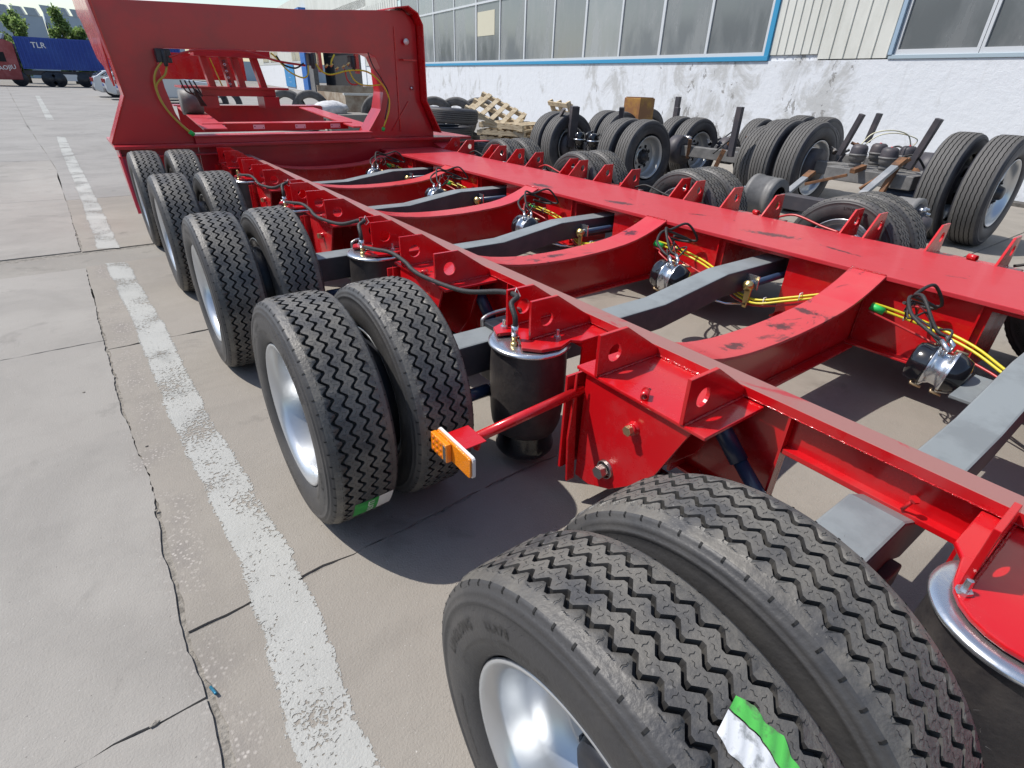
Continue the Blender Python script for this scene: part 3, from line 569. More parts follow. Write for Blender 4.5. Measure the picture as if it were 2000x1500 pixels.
# rail-to-lug welds on top of the left flange seat
# axles: cranked square beams, top faces grey, other faces much darker
axp = [(.80, .515), (1.36, .515), (1.50, .445), (2.20, .445), (2.72, .518), (4.15, .518)]
for k in range(-1, 5):
    y = A0 + k * S; mb = MB(); vs = []
    for x, z in axp: vs += [(x, y - .068, z), (x, y + .068, z), (x, y + .068, z - .135), (x, y - .068, z - .135)]
    fs = [(4 * i + a, 4 * i + b, 4 * i + 4 + b, 4 * i + 4 + a) for i in range(len(axp) - 1) for a, b in ((0, 1), (1, 2), (2, 3), (3, 0))]
    mb.add(vs, fs, 0)
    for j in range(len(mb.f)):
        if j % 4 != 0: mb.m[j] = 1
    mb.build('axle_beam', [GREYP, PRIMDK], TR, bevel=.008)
    # brake chamber beyond the axle
    c = Vector((2.64, y + .37, .43)); ax = Vector((.12, -1, -.10)).normalized()
    bc = MB().lathe([(0, 0), (.004, .060), (.012, .076), (.03, .084), (.062, .086), (.066, .092), (.074, .092)], c, ax, 36).build('brake_chamber', BLACKP, TR)
    MB().lathe([(.072, .088), (.080, .092), (.088, .078), (.105, .068), (.128, .070), (.138, .084), (.142, .092), (.150, .092)], c, ax, 36).build('chamber_casting', ZINC, bc, loc=Vector((0, 0, 0)))
    MB().lathe([(.150, .092), (.156, .090), (.175, .084), (.205, .070), (.215, .03), (.215, 0)], c, ax, 36).build('service_chamber', BLACKP, bc, loc=Vector((0, 0, 0)))
    for t, dz in ((.070, 0), (.146, 0)):
        q = c + ax * t
        for da in (-2.2, -.5, .8):
            mbb = MB(); d = Vector((cos(da), .0, sin(da))); mbb.tube([q + d * .085 - ax * .02, q + d * .100 - ax * .018, q + d * .100 + ax * .022], .006, 6)
            mbb.build('clamp_bolt', BRONZE, bc, loc=Vector((0, 0, 0)))
    MB().box((2.48, y + .05, .385), (2.78, y + .16, .400)).build('chamber_bracket', GREYP, TR, bevel=.003)
    ft = c + ax * .11 + Vector((0, 0, .07))
    for dx in (-.03, .035): MB().tube([ft + Vector((dx, 0, 0)), ft + Vector((dx, -.005, .03)), ft + Vector((dx + .02, .03, .05))], .010, 8).build('hose_fitting', ZINC, TR)
    # black hoses looping from the chamber to the line on the beam, yellow line on the right beam
    rnd = random.Random(k + 30); 
    for dx in (-.01, .055):
        p = ft + Vector((dx, .03, .05))
        pts = [p, p + Vector((.00, .05, .02)), p + Vector((.06, .15, .06 + dx)), p + Vector((.20, .22, .08)), p + Vector((.34, .20, .05 + dx)), p + Vector((.42, .16, .0)), p + Vector((.40, .24, -.01)), p + Vector((.30, .26, .02))]
        MB().tube(smooth_path(pts, 6), .0078, 8).build('brake_hose', HOSE, TR)
    for j in range(3):
        p = ft + Vector((rnd.uniform(-.02, .05), .02, .02)); pts = [p] + [p + Vector((.05 * i2 + rnd.uniform(-.04, .05), .05 * i2 + rnd.uniform(-.05, .05), .03 + rnd.uniform(-.03, .06))) for i2 in range(1, 6)] + [(3.08, y + .50 + .03 * j, .44)]
        MB().tube(smooth_path(pts, 6), .0048, 7).build('thin_air_line', (HOSE, REDH, HOSE)[j], TR)
    for i, (dz, dxx) in enumerate(((0, 0), (.018, .01))):
        pts = [(3.02, y + .70, .475 + dz), (3.06 + dxx, y + .60, .455 + dz), (3.10 + dxx, y + .45, .425 + dz), (3.05 + dxx, y + .25, .40 + dz), (2.95, y + .05, .36 + dz), (2.87 + dxx, y - .16, .35 + dz), (2.92 + dxx, y - .32, .40 + dz), (3.02, y - .52, .475 + dz)]
        MB().tube(smooth_path(pts, 6), .0066, 8).build('yellow_air_line', YEL, TR)
    MB().tube(smooth_path([(3.0, y + .70, .455), (3.05, y + .5, .40), (3.0, y + .2, .36), (2.9, y - .15, .325), (3.0, y - .52, .455)], 6), .006, 7).build('red_air_line', REDH, TR)
    for yy, xx, zz in ((y + .56, 3.075, .45), (y - .22, 2.89, .365), (y - .38, 2.95, .43)): MB().tube([(xx - .012, yy, zz - .012), (xx + .014, yy, zz - .012), (xx + .014, yy, zz + .03), (xx - .012, yy, zz + .03), (xx - .012, yy, zz - .012)], .0025, 5).build('cable_tie', WHITEP, TR)
    MB().tube([(3.015, y + .705, .478), (3.035, y + .645, .462)], .019, 12).build('tape_wrap', GREEN, TR)
    # slack adjuster on the camera side of the axle
    c2 = Vector((2.86, y - .12, .44))
    MB().lathe([(0, 0), (0, .018), (.010, .020), (.012, .030), (.03, .030), (.034, .022), (.05, .022)], c2 - Vector((.02, 0, 0)), (1, .1, 0), 20).build('slack_adjuster', GOLD, TR)
    plate('adjuster_arm', [(-.022, .0), (.022, 0), (.012, -.13), (-.012, -.13)], [(0, -.11, .006)], lambda a, b: (2.865, y - .12 + a, .44 + b), (.010, 0, 0), GOLD, TR)
    MB().tube([(2.87, y - .12, .33), (2.70, y - .10, .36), (2.62, y + .10, .38)], .006, 6).build('push_rod', ZINC, TR)
    MB().tube([(2.88, y - .11, .44), (3.9, y - .11, .44)], .020, 14).build('brake_camshaft', NAVY, TR)
    MB().box((2.915, y - .145, .41), (2.922, y - .065, .49)).build('camshaft_bracket', ZINC, TR)

# wheels
def wheel(x, y, outward, tm=T_MAIN, rm=RIM_OUT, parent=TR, rot=0.0, R=.4, W=.236):
    w = empty('wheel', Vector((x, y, R)) - wloc(parent), parent)
    w.rotation_euler = (rot, 0, 0) if outward < 0 else (rot, 0, pi)
    link('tyre', tm, w, (0, 0, 0)); link('rim', rm, w, (0, 0, 0)); return w
rnd = random.Random(11)
XW = .3217
for k in range(0, 5):
    y = A0 + k * S
    wheel(XW, y, -1, rot=(0 if k < 2 else rnd.uniform(0, 6))); wheel(XW + .238 + .046 + .236, y, 1, rot=rnd.uniform(0, 6), rm=RIM_IN)
    wheel(4.140, y, -1, rot=rnd.uniform(0, 6), rm=RIM_IN); wheel(4.140 + .236 * 2 + .05, y, 1, rot=rnd.uniform(0, 6))
    MB().lathe([(0, .10), (.12, .10), (.16, .205), (.36, .205), (.38, .19)], (.92, y, .4), (-1, 0, 0), 32).build('brake_drum', BLACKM, TR)
    lug(y - .205 - .045, True); lug(y - .205 + .100, True)
    lug(y + .805, True); lug(y + .459, True)
    MB().box((3.8855, y + .385, .562), (4.12, y + .905, .575)).build('hanger_top_plate', RED, TR, bevel=.003)
    MB().box((4.085, y + .44, .15), (4.095, y + .87, .5615)).build('hanger_side_plate', RED, TR)
    MB().lathe([(0, .013), (0, .017), (.05, .017), (.05, .013), (0, .013)], (4.07, y + .60, .592), (.3, .9, 0), 16).build('pipe_stub', RED, TR)
    MB().box((3.8855, y - .36, .555), (4.065, y - .045, .569)).build('spring_seat_plate', RED, TR, bevel=.003)
    MB().tube(smooth_path([(4.03, y + .42, .60), (4.04, y + .30, .635), (4.03, y + .10, .60), (4.02, y - .03, .585)], 5), .008, 8).build('right_side_hose', REDH if k % 2 else HOSE, TR)
# ABS/air hose that runs along the left side over the air springs
ys = [A0 + k * S - .205 for k in range(0, 6)]
for k in range(1, 4):
    a, b = ys[k], ys[k + 1]
    pts = [(1.118, a - .012, .60), (1.118, a - .012, .66), (1.13, a + .03, .70), (1.17, a + .05, .715), (1.19, a + .18, .69), (1.165, a + .42, .625), (1.150, a + .72, .60), (1.150, a + .86, .602), (1.158, a + .95, .615)]
    pts += [(1.155, b - .30, .625), (1.13, b - .16, .612), (1.118, b - .05, .600)] if k else [(1.155, b - .36, .64), (1.11, b - .18, .63), (1.10, b - .06, .612), (1.118, b - .012, .600)]
    MB().tube(smooth_path(pts, 7), .0105, 10).build('air_hose', HOSE, TR)
    MB().tube([(1.118, a - .012, .592), (1.118, a - .012, .632)], .0135, 12).build('hose_ferrule', ZINC, TR)
    MB().tube([(1.176, a + .08, .70), (1.19, a + .08, .735), (1.21, a + .08, .70), (1.19, a + .08, .685), (1.176, a + .08, .70)], .0022, 5).build('cable_tie', WHITEP, TR)
# side marker lamp on its stalk
for k in (0,):
    y = A0 + .885
    MB().tube([(1.19, y, .485), (.745, y, .452)], .0175, 18).build('lamp_stalk', RED, TR)
    MB().box((.672, y - .052, .466), (.752, y + .052, .470)).box((.672, y - .052, .43), (.676, y + .052, .466)).build('lamp_bracket', RED, TR, bevel=.002)
    plate('lamp_bracket_tab', [(-.030, .463), (.030, .463), (.030, .44), (.018, .415), (0, .408), (-.018, .415), (-.030, .44)], [], lambda a, b: (.742, y + a, b), (.004, 0, 0), RED, TR)
    mb = MB(); rr = []
    y0, y1, z0, z1 = y - .115, y + .085, .405, .478
    for (cy, cz, a0) in ((y1 - .01, z1 - .01, 0), (y0 + .01, z1 - .01, 90), (y0 + .01, z0 + .01, 180), (y1 - .01, z0 + .01, 270)):
        rr += [(cy + .01 * cos(radians(a0 + t)), cz + .01 * sin(radians(a0 + t))) for t in (0, 30, 60, 90)]
    mb.prism([(.671, a, b) for a, b in rr], (-.009, 0, 0)); lampb = mb.build('side_marker_lamp', WHITEP, TR)
    LN = MB().prism([(.6615, y0 + .004 + (a - y0) * .96, z0 + .0015 + (b - z0) * .96) for a, b in rr], (-.008, 0, 0))
    LN.box((.653, y - .012, z0 + .004), (.634, y1 - .004, z1 - .004)); LN.build('lens', ORANGE, lampb, loc=Vector((0, 0, 0)), bevel=.003)
    MB().box((.6325, y - .008, z0 + .008), (.6335, y + .006, z1 - .010)).build('reflector_strip', ZINC, lampb, loc=Vector((0, 0, 0)))
    mb = MB()
    for i in range(3):
        for j in range(3): mb.lathe([(0, .0065), (.002, .0055), (.0035, 0)], (.6342, y + .022 + i * .022, z0 + .016 + j * .021), (-1, 0, 0), 10)
    mb.build('led_dome', mat('amber_led', (.75, .16, .004), .08, coat=1), lampb, loc=Vector((0, 0, 0)))
# green and white tyre label, wrapped on the tread of the second outer tyre and the first
def tread_sticker(name, yc, x0, x1, t0, t1, torn=False, rot=0, words='LLA78'):
    R = .4; n = 14; m = 8; mbg = MB(); mbw = MB(); rnd = random.Random(9)
    def P(x, t, l=.0014): 
        r = R * (1 - .012 * ((x - .118) / .118) ** 2) + l; return (XW + x, yc - r * cos(t), .4 + r * sin(t))
    for part, mbx, xa, xb in (('g', mbg, x0, x0 + (x1 - x0) * .62), ('w', mbw, x0 + (x1 - x0) * .62, x1)):
        for i in range(n):
            for j in range(m):
                if torn and part == 'g' and rnd.random() < .14 and 1 < i: continue
                q = [(xa + (xb - xa) * (j + a) / m, t0 + (t1 - t0) * (i + b) / n) for a, b in ((0, 0), (1, 0), (1, 1), (0, 1))]
                mbx.add([P(*w) for w in q], [(0, 1, 2, 3)], 0)
    vs, fs = text_geo(words, .030)
    mt = MB(); tc = (t0 + t1) / 2; xc = x0 + (x1 - x0) * .42
    mt.add([P(xc + v[1], tc - v[0] / R * (1 if not torn else -1), .0022) for v in vs], fs, 0)
    g = mbg.build(name, mat('green_print', (.05, .38, .07) if not torn else (.10, .55, .10), .4, c2=(.03, .25, .05), scale=20), TR)
    mbw.build('white_strip', WHITEP, g, loc=Vector((0, 0, 0))); mt.build('print', WHITEP, g, loc=Vector((0, 0, 0)))
tread_sticker('tyre_label', A0 + S, .075, .205, -.64, -.40)
def torn_sticker():
    R = .4; yc = A0
    def P(x, t, l=.0016): r = R * (1 - .012 * ((x - .118) / .118) ** 2) + l; return (XW + x, yc - r * cos(t), .4 + r * sin(t))
    T = lambda u, v: P(.1 + v, 1.60 + u)
    outline_w = [(.0, .0), (.05, -.004), (.11, .004), (.17, .000), (.26, .004), (.36, .002), (.36, .040), (.26, .043), (.16, .040), (.08, .042), (-.02, .030)]
    outline_g = [(-.02, .0325), (.08, .044), (.16, .042), (.26, .045), (.36, .042), (.36, .060), (.30, .066), (.26, .074), (.22, .066), (.17, .064), (.12, .072), (.07, .062), (.02, .064), (-.03, .052)]
    def strip(out, m):
        bm = bmesh.new(); vs = [bm.verts.new((u, v, 0)) for u, v in out]; bm.faces.new(vs); bmesh.ops.triangulate(bm, faces=bm.faces)
        bmesh.ops.subdivide_edges(bm, edges=bm.edges, cuts=5, use_grid_fill=True)
        rnd = random.Random(2); mb = MB(); bm.verts.index_update()
        mb.add([P(.082 + v.co.y, 1.22 - v.co.x, .0018 + .0022 * abs(sin(v.co.x * 60 + v.co.y * 90))) for v in bm.verts], [[v.index for v in f.verts] for f in bm.faces], 0, True); bm.free(); return mb
    w = strip(outline_w, 0).build('torn_tyre_label', mat('label_paper', (.66, .67, .68), .5, c2=(.30, .31, .31), scale=45, lo=.5, hi=.64), TR)
    strip(outline_g, 0).build('green_strip', mat('label_green', (.09, .46, .08), .35, c2=(.10, .20, .08), scale=38, lo=.5, hi=.62), w, loc=Vector((0, 0, 0)))
torn_sticker()

# ---- gooseneck portal at the far end
YG = 7.1
FL = [(.30, .75), (.31, .735), (1.05, .735), (1.05, .80), (.985, .86), (.925, 1.02), (.885, 1.25), (.875, 1.50), (.90, 1.575), (.97, 1.60), (2.1, 1.625), (3.10, 1.655), (3.20, 1.62), (3.255, 1.50), (3.27, 1.25), (3.22, 1.06), (3.10, .90), (3.02, .80), (3.02, .735), (3.96, .735), (3.96, .785), (3.78, 1.16), (3.76, 1.98), (3.70, 2.06), (3.60, 2.12), (3.45, 2.11), (2.4, 2.03), (1.2, 1.99), (.44, 1.96), (.52, 1.17)]
g = MB().prism([(x, YG, z) for x, z in FL], (0, .30, 0)).build('gooseneck_portal', REDOLD, TR, bevel=.004)
sidep = [(.42, 1.96), (.50, 1.17), (.295, .76), (.295, .745), (.285, .745), (.285, .76), (.492, 1.17), (.41, 1.96)]
MB().prism([(YG, ) and (.44, YG - .02, 2.3), (.52, YG - .02, 1.17), (.30, YG - .02, .75), (.292, YG - .02, .75), (.510, YG - .02, 1.175), (.430, YG - .02, 2.3)], (0, .34, 0)).build('portal_side_flange', RED, TR)
# swept gooseneck flank reaching forward, seen edge-on past the left post
MB().prism([(.47, YG + .3, 1.25), (.47, YG + .3, 2.4), (.47, YG + 3.2, 2.4), (.47, YG + 3.0, 1.98), (.47, YG + 2.6, 1.92), (.47, YG + 1.6, 1.50), (.47, YG + .9, 1.42)], (.015, 0, 0)).build('gooseneck_flank', RED, TR)
# right post: raised outer flange band and lit inner web
band = [(3.785, .785, ), (3.80, 1.16), (3.785, 1.98), (3.72, 2.09), (3.60, 2.155), (3.45, 2.14)]
vs = []; mb = MB()
for x, z in band: vs += [(x, YG - .10, z), (x, YG + .32, z)]
inner = [(.055, -.02), (.02, 0)]
pl = [(4.0, .785), (3.80, 1.16), (3.785, 1.98), (3.72, 2.10), (3.60, 2.16), (3.42, 2.13), (3.42, 2.115), (3.59, 2.145), (3.71, 2.085), (3.77, 1.975), (3.785, 1.16), (3.98, .785)]
MB().prism([(x, YG - .16, z) for x, z in pl], (0, .50, 0)).build('portal_edge_flange', RED, TR, bevel=.003)
MB().box((3.46, YG - .012, .80), (3.475, YG, 1.95)).build('portal_rib', RED, TR)
MB().prism([(3.52, YG - .10, 1.60), (3.70, YG - .10, 1.60), (3.70, YG - .002, 1.60), (3.52, YG - .002, 1.60)], (0, 0, .014)).build('portal_rib', RED, TR)
MB().prism([(3.34, YG - .002, .812), (3.60, YG - .002, 1.15), (3.60, YG - .016, 1.15), (3.34, YG - .016, .812)], (.012, 0, 0)).build('portal_rib', RED, TR)
MB().lathe([(0, 0), (.004, .03), (.02, .035), (.03, .0)], (3.60, YG - .03, 1.80), (0, -1, 0), 16).build('hook_eye', WHITEP, TR)
MB().lathe([(0, .02), (.01, .022), (.02, .0)], (3.66, YG - .01, 1.30), (0, -1, 0), 12).build('hook_eye', ZINC, TR)
# transverse box under the portal, top plate and lower flange
MB().box((.30, YG - .18, .705), (4.45, YG + .9, .735)).build('portal_sill', REDOLD, TR, bevel=.004)
MB().box((1.05, YG - .08, .195), (4.30, YG - .065, .705)).build('front_cross_web', REDOLD, TR)
MB().box((1.03, YG - .10, .796), (3.04, YG + .10, .812)).box((1.04, YG - .07, .735), (3.03, YG - .055, .796)).build('front_cross_cap', REDTOP, TR, bevel=.003)
MB().box((.31, YG - .20, .632), (1.46, YG - .06, .646)).build('outrigger_flange', REDOLD, TR, bevel=.003)
MB().prism([(.325, YG - .19, .700), (.325, YG - .55, .17), (.325, YG - .20, .17), (.325, YG + .25, .5), (.325, YG + .25, .7)], (.012, 0, 0)).build('outrigger_end_plate', REDOLD, TR)
MB().prism([(.315, YG - .19, .64), (.315, YG - .56, .165), (.385, YG - .56, .165), (.385, YG - .19, .64)], (0, .012, 0)).build('outrigger_end_flange', REDOLD, TR)
MB().box((.33, YG - .06, .30), (1.05, YG - .05, .700)).build('outrigger_web', REDOLD, TR)
MB().prism([(3.89, 6.75, .605), (4.30, 6.9, .66), (4.75, 6.9, .66), (4.72, 7.0, .66), (3.89, 7.0, .66)], (0, 0, .012)).build('right_outrigger_flange', REDTOP, TR)
# first arch sweeping up into the cross web
prof2 = [(1.545, .640), (1.75, .575), (2.0, .515), (2.25, .49), (2.5, .50), (2.75, .535), (2.95, .57), (3.125, .6125)]
# deck of the gooseneck behind the portal
MB().box((1.30, 7.95, .775), (3.10, 7.965, .850)).build('deck_cross_member', REDOLD, TR)
MB().box((1.28, 7.93, .850), (3.15, 8.15, .862)).build('deck_cross_cap', REDTOP, TR)
wl = mat('reflector_sticker', (.72, .68, .74), .4)
for x in (1.40, 1.86, 2.38, 2.85): 
    st = MB().box((x, 7.945, .792), (x + .135, 7.949, .842)).build('sticker', wl, TR)
    MB().box((x + .012, 7.9435, .815), (x + .025, 7.9445, .825)).box((x + .115, 7.9435, .80), (x + .123, 7.9445, .81)).build('print', SIPE, st, loc=Vector((0, 0, 0)))
for xa, xb, xc, xd in ((1.20, 1.45, 1.80, 1.50), (2.95, 3.25, 3.70, 3.45)):
    MB().prism([(xa, 7.4, .83), (xb, 7.4, .83), (xc, 11.2, .88), (xd, 11.2, .88)], (0, 0, .016)).build('deck_side_member', REDTOP, TR)
MB().box((1.50, 11.2, .50), (3.9, 11.215, .90)).build('deck_end_plate', REDOLD, TR); MB().box((1.45, 11.1, .90), (3.85, 11.5, .915)).build('deck_end_cap', REDOLD, TR)
# turntable frame seen through the portal
MB().box((1.44, 9.9, 1.185), (2.95, 10.5, 1.215)).box((1.70, 9.95, 1.09), (2.75, 10.4, 1.185)).build('turntable_plate', REDOLD, TR, bevel=.004)
[MB().box((a, 9.9, .93), (b, 10.3, 1.09)).build('turntable_bracket', REDOLD, TR) for a, b in ((1.64, 1.90), (2.55, 2.78))]
for xa, xb in ((1.77, 1.87), (2.04, 2.14), (2.20, 2.29), (2.47, 2.60)): MB().prism([(xa, 10.0, 1.70), (xa + .085, 10.0, 1.70), (xb + .06, 10.0, 1.215), (xb - .03, 10.0, 1.215)], (0, .14, 0)).build('turntable_post', REDOLD, TR)
MB().box((1.40, 11.6, 1.28), (2.75, 11.75, 1.66)).build('neck_cross_panel', RED, TR)
MB().bar((1.905, 9.96, 1.58), (2.00, 9.96, 1.22), .045, .01).build('yellow_mesh_strip', YEL, TR)
for i in range(9): MB().tube([(2.08 + .004 * i, 9.93, 1.56 - i * .042), (2.10 + .004 * i, 9.93, 1.545 - i * .042), (2.08 + .004 * i, 9.93, 1.53 - i * .042), (2.06 + .004 * i, 9.93, 1.545 - i * .042), (2.08 + .004 * i, 9.93, 1.56 - i * .042)], .006, 5).build('chain_link', ZINC if i % 2 else BLACKM, TR)
MB().box((1.70, 9.92, 1.60), (2.75, 10.2, 1.72)).build('turntable_beam', REDOLD, TR, bevel=.004)
MB().lathe([(0, .0), (0, .16), (.25, .16), (.25, 0)], (1.35, 9.6, 1.02), (1, 0, 0), 24).build('air_tank', DRUM, TR)
for i in range(4): MB().tube(smooth_path([(1.3 + .05 * i, 8.9, 1.30), (1.34 + .06 * i, 8.9, 1.18 - .02 * i), (1.45, 8.95, 1.12 + .03 * i), (1.5 + .02 * i, 9.0, 1.0)], 5), .010, 6).build('black_air_line', HOSE, TR)
# air lines and valves hanging under the portal beam
hz = [((.90, 6.99, 1.475), (.83, 6.97, 1.40), (.792, 6.97, 1.30), (.80, 6.97, 1.16), (.85, 6.97, 1.04), (.93, 6.97, .92), (1.0, 6.98, .845)),
      ((.94, 6.99, 1.46), (.90, 6.97, 1.37), (.83, 6.97, 1.31), (.795, 6.97, 1.25), (.815, 6.97, 1.12), (.88, 6.97, .99), (1.01, 6.98, .84))]
for p in hz: MB().tube(smooth_path(p, 6), .010, 8).build('yellow_air_line', mat('dull_yellow_hose', (.40, .30, .04), .4), TR)
MB().tube([(.995, 6.98, .855), (1.03, 6.99, .822)], .022, 10).build('tape_wrap', GREEN, TR); MB().tube([(3.18, 6.98, .86), (3.175, 6.99, .82)], .02, 10).build('tape_wrap', GREEN, TR)
MB().tube(smooth_path([(.97, 6.98, 1.52), (1.2, 6.96, 1.585), (1.41, 6.96, 1.60), (1.7, 6.96, 1.60), (2.0, 6.97, 1.53), (2.3, 6.98, 1.50)], 6), .011, 8).build('red_air_line', REDH, TR)
MB().tube(smooth_path([(1.95, 6.99, 1.60), (2.0, 6.99, 1.56), (2.1, 6.96, 1.44), (2.24, 6.96, 1.38), (2.31, 6.97, 1.41), (2.33, 6.98, 1.50)], 6), .008, 8).build('yellow_air_line', YEL, TR)
MB().tube(smooth_path([(2.42, 6.98, 1.52), (2.47, 6.96, 1.45), (2.57, 6.96, 1.42), (2.75, 6.96, 1.46), (2.9, 6.96, 1.475), (3.05, 6.96, 1.45), (3.2, 6.96, 1.33), (3.27, 6.96, 1.20), (3.26, 6.96, 1.05), (3.18, 6.97, .87)], 6), .009, 8).build('yellow_air_line', YEL, TR)
MB().tube(smooth_path([(2.80, 6.98, 1.48), (2.84, 6.96, 1.38), (2.92, 6.96, 1.33), (3.05, 6.96, 1.32), (3.17, 6.96, 1.33)], 6), .008, 8).build('yellow_air_line', YEL, TR)
MB().tube(smooth_path([(2.65, 6.99, 1.62), (2.60, 6.96, 1.56), (2.59, 6.96, 1.52)], 6), .009, 8).build('yellow_air_line', YEL, TR)
MB().tube(smooth_path([(2.75, 6.98, 1.48), (2.76, 6.96, 1.38), (2.81, 6.96, 1.33), (2.88, 6.96, 1.33)], 6), .009, 8).build('red_air_line', REDH, TR)
MB().tube(smooth_path([(2.0, 6.99, 1.58), (2.06, 6.97, 1.50), (2.18, 6.96, 1.47), (2.28, 6.97, 1.52)], 6), .009, 8).tube(smooth_path([(3.05, 6.97, 1.66), (3.10, 6.96, 1.52), (3.20, 6.96, 1.38), (3.27, 6.96, 1.22), (3.20, 6.97, .95)], 6), .007, 8).build('black_air_line', HOSE, TR)
for x, z, w in ((.93, 1.53, .13), (2.38, 1.56, .06), (2.86, 1.56, .05)): MB().box((x - w / 2, 6.98, z - .06), (x + w / 2, 7.09, z + .06)).tube([(x, 6.97, z - .09), (x, 6.97, z + .05)], .02, 10).build('air_valve', BLACKM, TR, bevel=.008)
for x in (2.48, 2.92): MB().box((x - .018, 6.99, 1.44), (x + .018, 7.05, 1.64)).build('valve_bracket', RED, TR)
for x, z in ((2.52, 1.49), (2.58, 1.50), (2.64, 1.47), (2.72, 1.49), (2.78, 1.52)): MB().tube([(x, 6.97, z), (x + .03, 6.96, z + .03)], .012, 8).build('hose_fitting', GOLD, TR)

# ------------------------------------------------------------------ workshop building (local frame: x into the building, y along the wall, z up)
BW = empty('workshop_building', (11.1, 0, 0), rot=(0, 0, -math.atan(.14))); tag(BW, 'long white workshop hall with stained plaster base, blue framed windows and ribbed cladding', 'building')
Z0 = Vector((0, 0, 0))
def plaster():
    m = bpy.data.materials.new('stained_white_plaster'); m.use_nodes = True; nt = m.node_tree; N = nt.nodes; L = nt.links; b = N['Principled BSDF']; b.inputs['Roughness'].default_value = .9
    tc = N.new('ShaderNodeTexCoord'); sx = N.new('ShaderNodeSeparateXYZ'); L.new(tc.outputs['Object'], sx.inputs[0])
    def noise(s, d=7, r=.65, st=(1, 1, 1), w=0.0):
        mp = N.new('ShaderNodeMapping'); mp.inputs['Scale'].default_value = st; L.new(tc.outputs['Object'], mp.inputs[0]); n = N.new('ShaderNodeTexNoise'); n.inputs['Scale'].default_value = s; n.inputs['Detail'].default_value = d; n.inputs['Roughness'].default_value = r; n.inputs['Distortion'].default_value = w; L.new(mp.outputs[0], n.inputs[0]); return n.outputs[0]
    def rng(s, a, c, t0=0, t1=1):
        r = N.new('ShaderNodeMapRange'); r.inputs[1].default_value = a; r.inputs[2].default_value = c; r.inputs[3].default_value = t0; r.inputs[4].default_value = t1; L.new(s, r.inputs[0]); return r.outputs[0]
    def mth(op, a, c):
        x = N.new('ShaderNodeMath'); x.operation = op
        for i, v in ((0, a), (1, c)):
            if isinstance(v, (int, float)): x.inputs[i].default_value = v
            else: L.new(v, x.inputs[i])
        return x.outputs[0]
    def patch(c0, w): d = mth('SUBTRACT', sx.outputs[1], c0); return rng(mth('ABSOLUTE', d, 0), w * .35, w, 1, 0)
    area = mth('MAXIMUM', mth('MAXIMUM', mth('MULTIPLY', patch(9.1, 2.6), 1.0), mth('MULTIPLY', patch(6.2, 1.5), 1.0)), mth('MULTIPLY', patch(24.5, 6.0), .72))
    area = mth('MAXIMUM', mth('MAXIMUM', area, mth('MULTIPLY', patch(12.0, 4.5), .8)), .50)
    st = mth('ADD', noise(1.6, 9, .72, (1, 1, .8), .8), mth('MULTIPLY', area, .30)); streak = rng(noise(1.0, 6, .6, (7, 7, .35)), .56, .74, 0, .55); stain = mth('MAXIMUM', rng(st, .72, .84), mth('MULTIPLY', streak, rng(sx.outputs[2], .5, 1.95, .25, 1)))
    low = rng(sx.outputs[2], .1, .9, .10, 0); st2 = mth('ADD', mth('ADD', noise(3.3, 9, .75, (1, 1, .6), .5), mth('MULTIPLY', area, .25)), low); peel = rng(st2, .83, .855)
    mx = N.new('ShaderNodeMix'); mx.data_type = 'RGBA'; mx.inputs[6].default_value = (.64, .66, .69, 1); mx.inputs[7].default_value = (.46, .465, .465, 1); L.new(stain, mx.inputs[0])
    mx2 = N.new('ShaderNodeMix'); mx2.data_type = 'RGBA'; L.new(mx.outputs[2], mx2.inputs[6]); mx2.inputs[7].default_value = (.27, .265, .255, 1); L.new(mth('MULTIPLY', peel, .85), mx2.inputs[0]); L.new(mx2.outputs[2], b.inputs['Base Color'])
    bp = N.new('ShaderNodeBump'); bp.inputs['Strength'].default_value = .7; bp.inputs['Distance'].default_value = .02; L.new(mth('SUBTRACT', noise(5, 9, .7), mth('MULTIPLY', peel, .5)), bp.inputs['Height']); L.new(bp.outputs[0], b.inputs['Normal']); return m
PLASTER = plaster()
CLAD = mat('cream_cladding', (.62, .62, .57), .45, c2=(.55, .55, .50), scale=1.5, bump=.03, stretch=(1, 1, .4))
ALU = mat('window_aluminium', (.62, .63, .64), .4, .2)
BLUEF = mat('blue_window_sill', (.035, .26, .46), .45)
def reflection_tint(m, amount=.45):  # random per-pane brightness painted into the colour for uneven reflections
    nt = m.node_tree; N = nt.nodes; L = nt.links; b = N['Principled BSDF']; src = b.inputs['Base Color'].links[0].from_socket
    oi = N.new('ShaderNodeObjectInfo'); r = N.new('ShaderNodeMapRange'); r.inputs[3].default_value = 1 - amount; r.inputs[4].default_value = 1 + amount * .5; L.new(oi.outputs['Random'], r.inputs[0])
    v = N.new('ShaderNodeVectorMath'); v.operation = 'SCALE'; L.new(src, v.inputs[0]); L.new(r.outputs[0], v.inputs['Scale']); L.new(v.outputs[0], b.inputs['Base Color'])
def glass():
    m = mat('dusty_window_glass', (.205, .220, .220), .10, 0, c2=(.27, .28, .275), scale=1.2, rough2=.32, spec=.9, stretch=(1, 1, .35)); reflection_tint(m)
    return m
GLASS = glass()
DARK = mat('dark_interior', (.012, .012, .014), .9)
def bx(a, b, name, m, par=BW, bevel=0, loc=Z0): return MB().box(a, b).build(name, m, par, loc=loc, bevel=bevel)
bx((0, -8, 0), (.35, 38.3, 1.955), 'plaster_wall', PLASTER); bx((0, 58.6, 0), (.35, 95, 2.3), 'plaster_wall', PLASTER)
bx((.30, -8, 5.05), (.5, 95, 7.6), 'upper_wall', CLAD)
bx((.9, -8, 1.96), (1.0, 31, 5.05), 'interior_back', mat('room_grey', (.09, .1, .1), .8))
ul = [7.60, 9.27, 10.86, 12.52, 14.21, 15.97, 17.84, 19.74, 21.79, 24.0, 26.4, 28.4, 30.9]
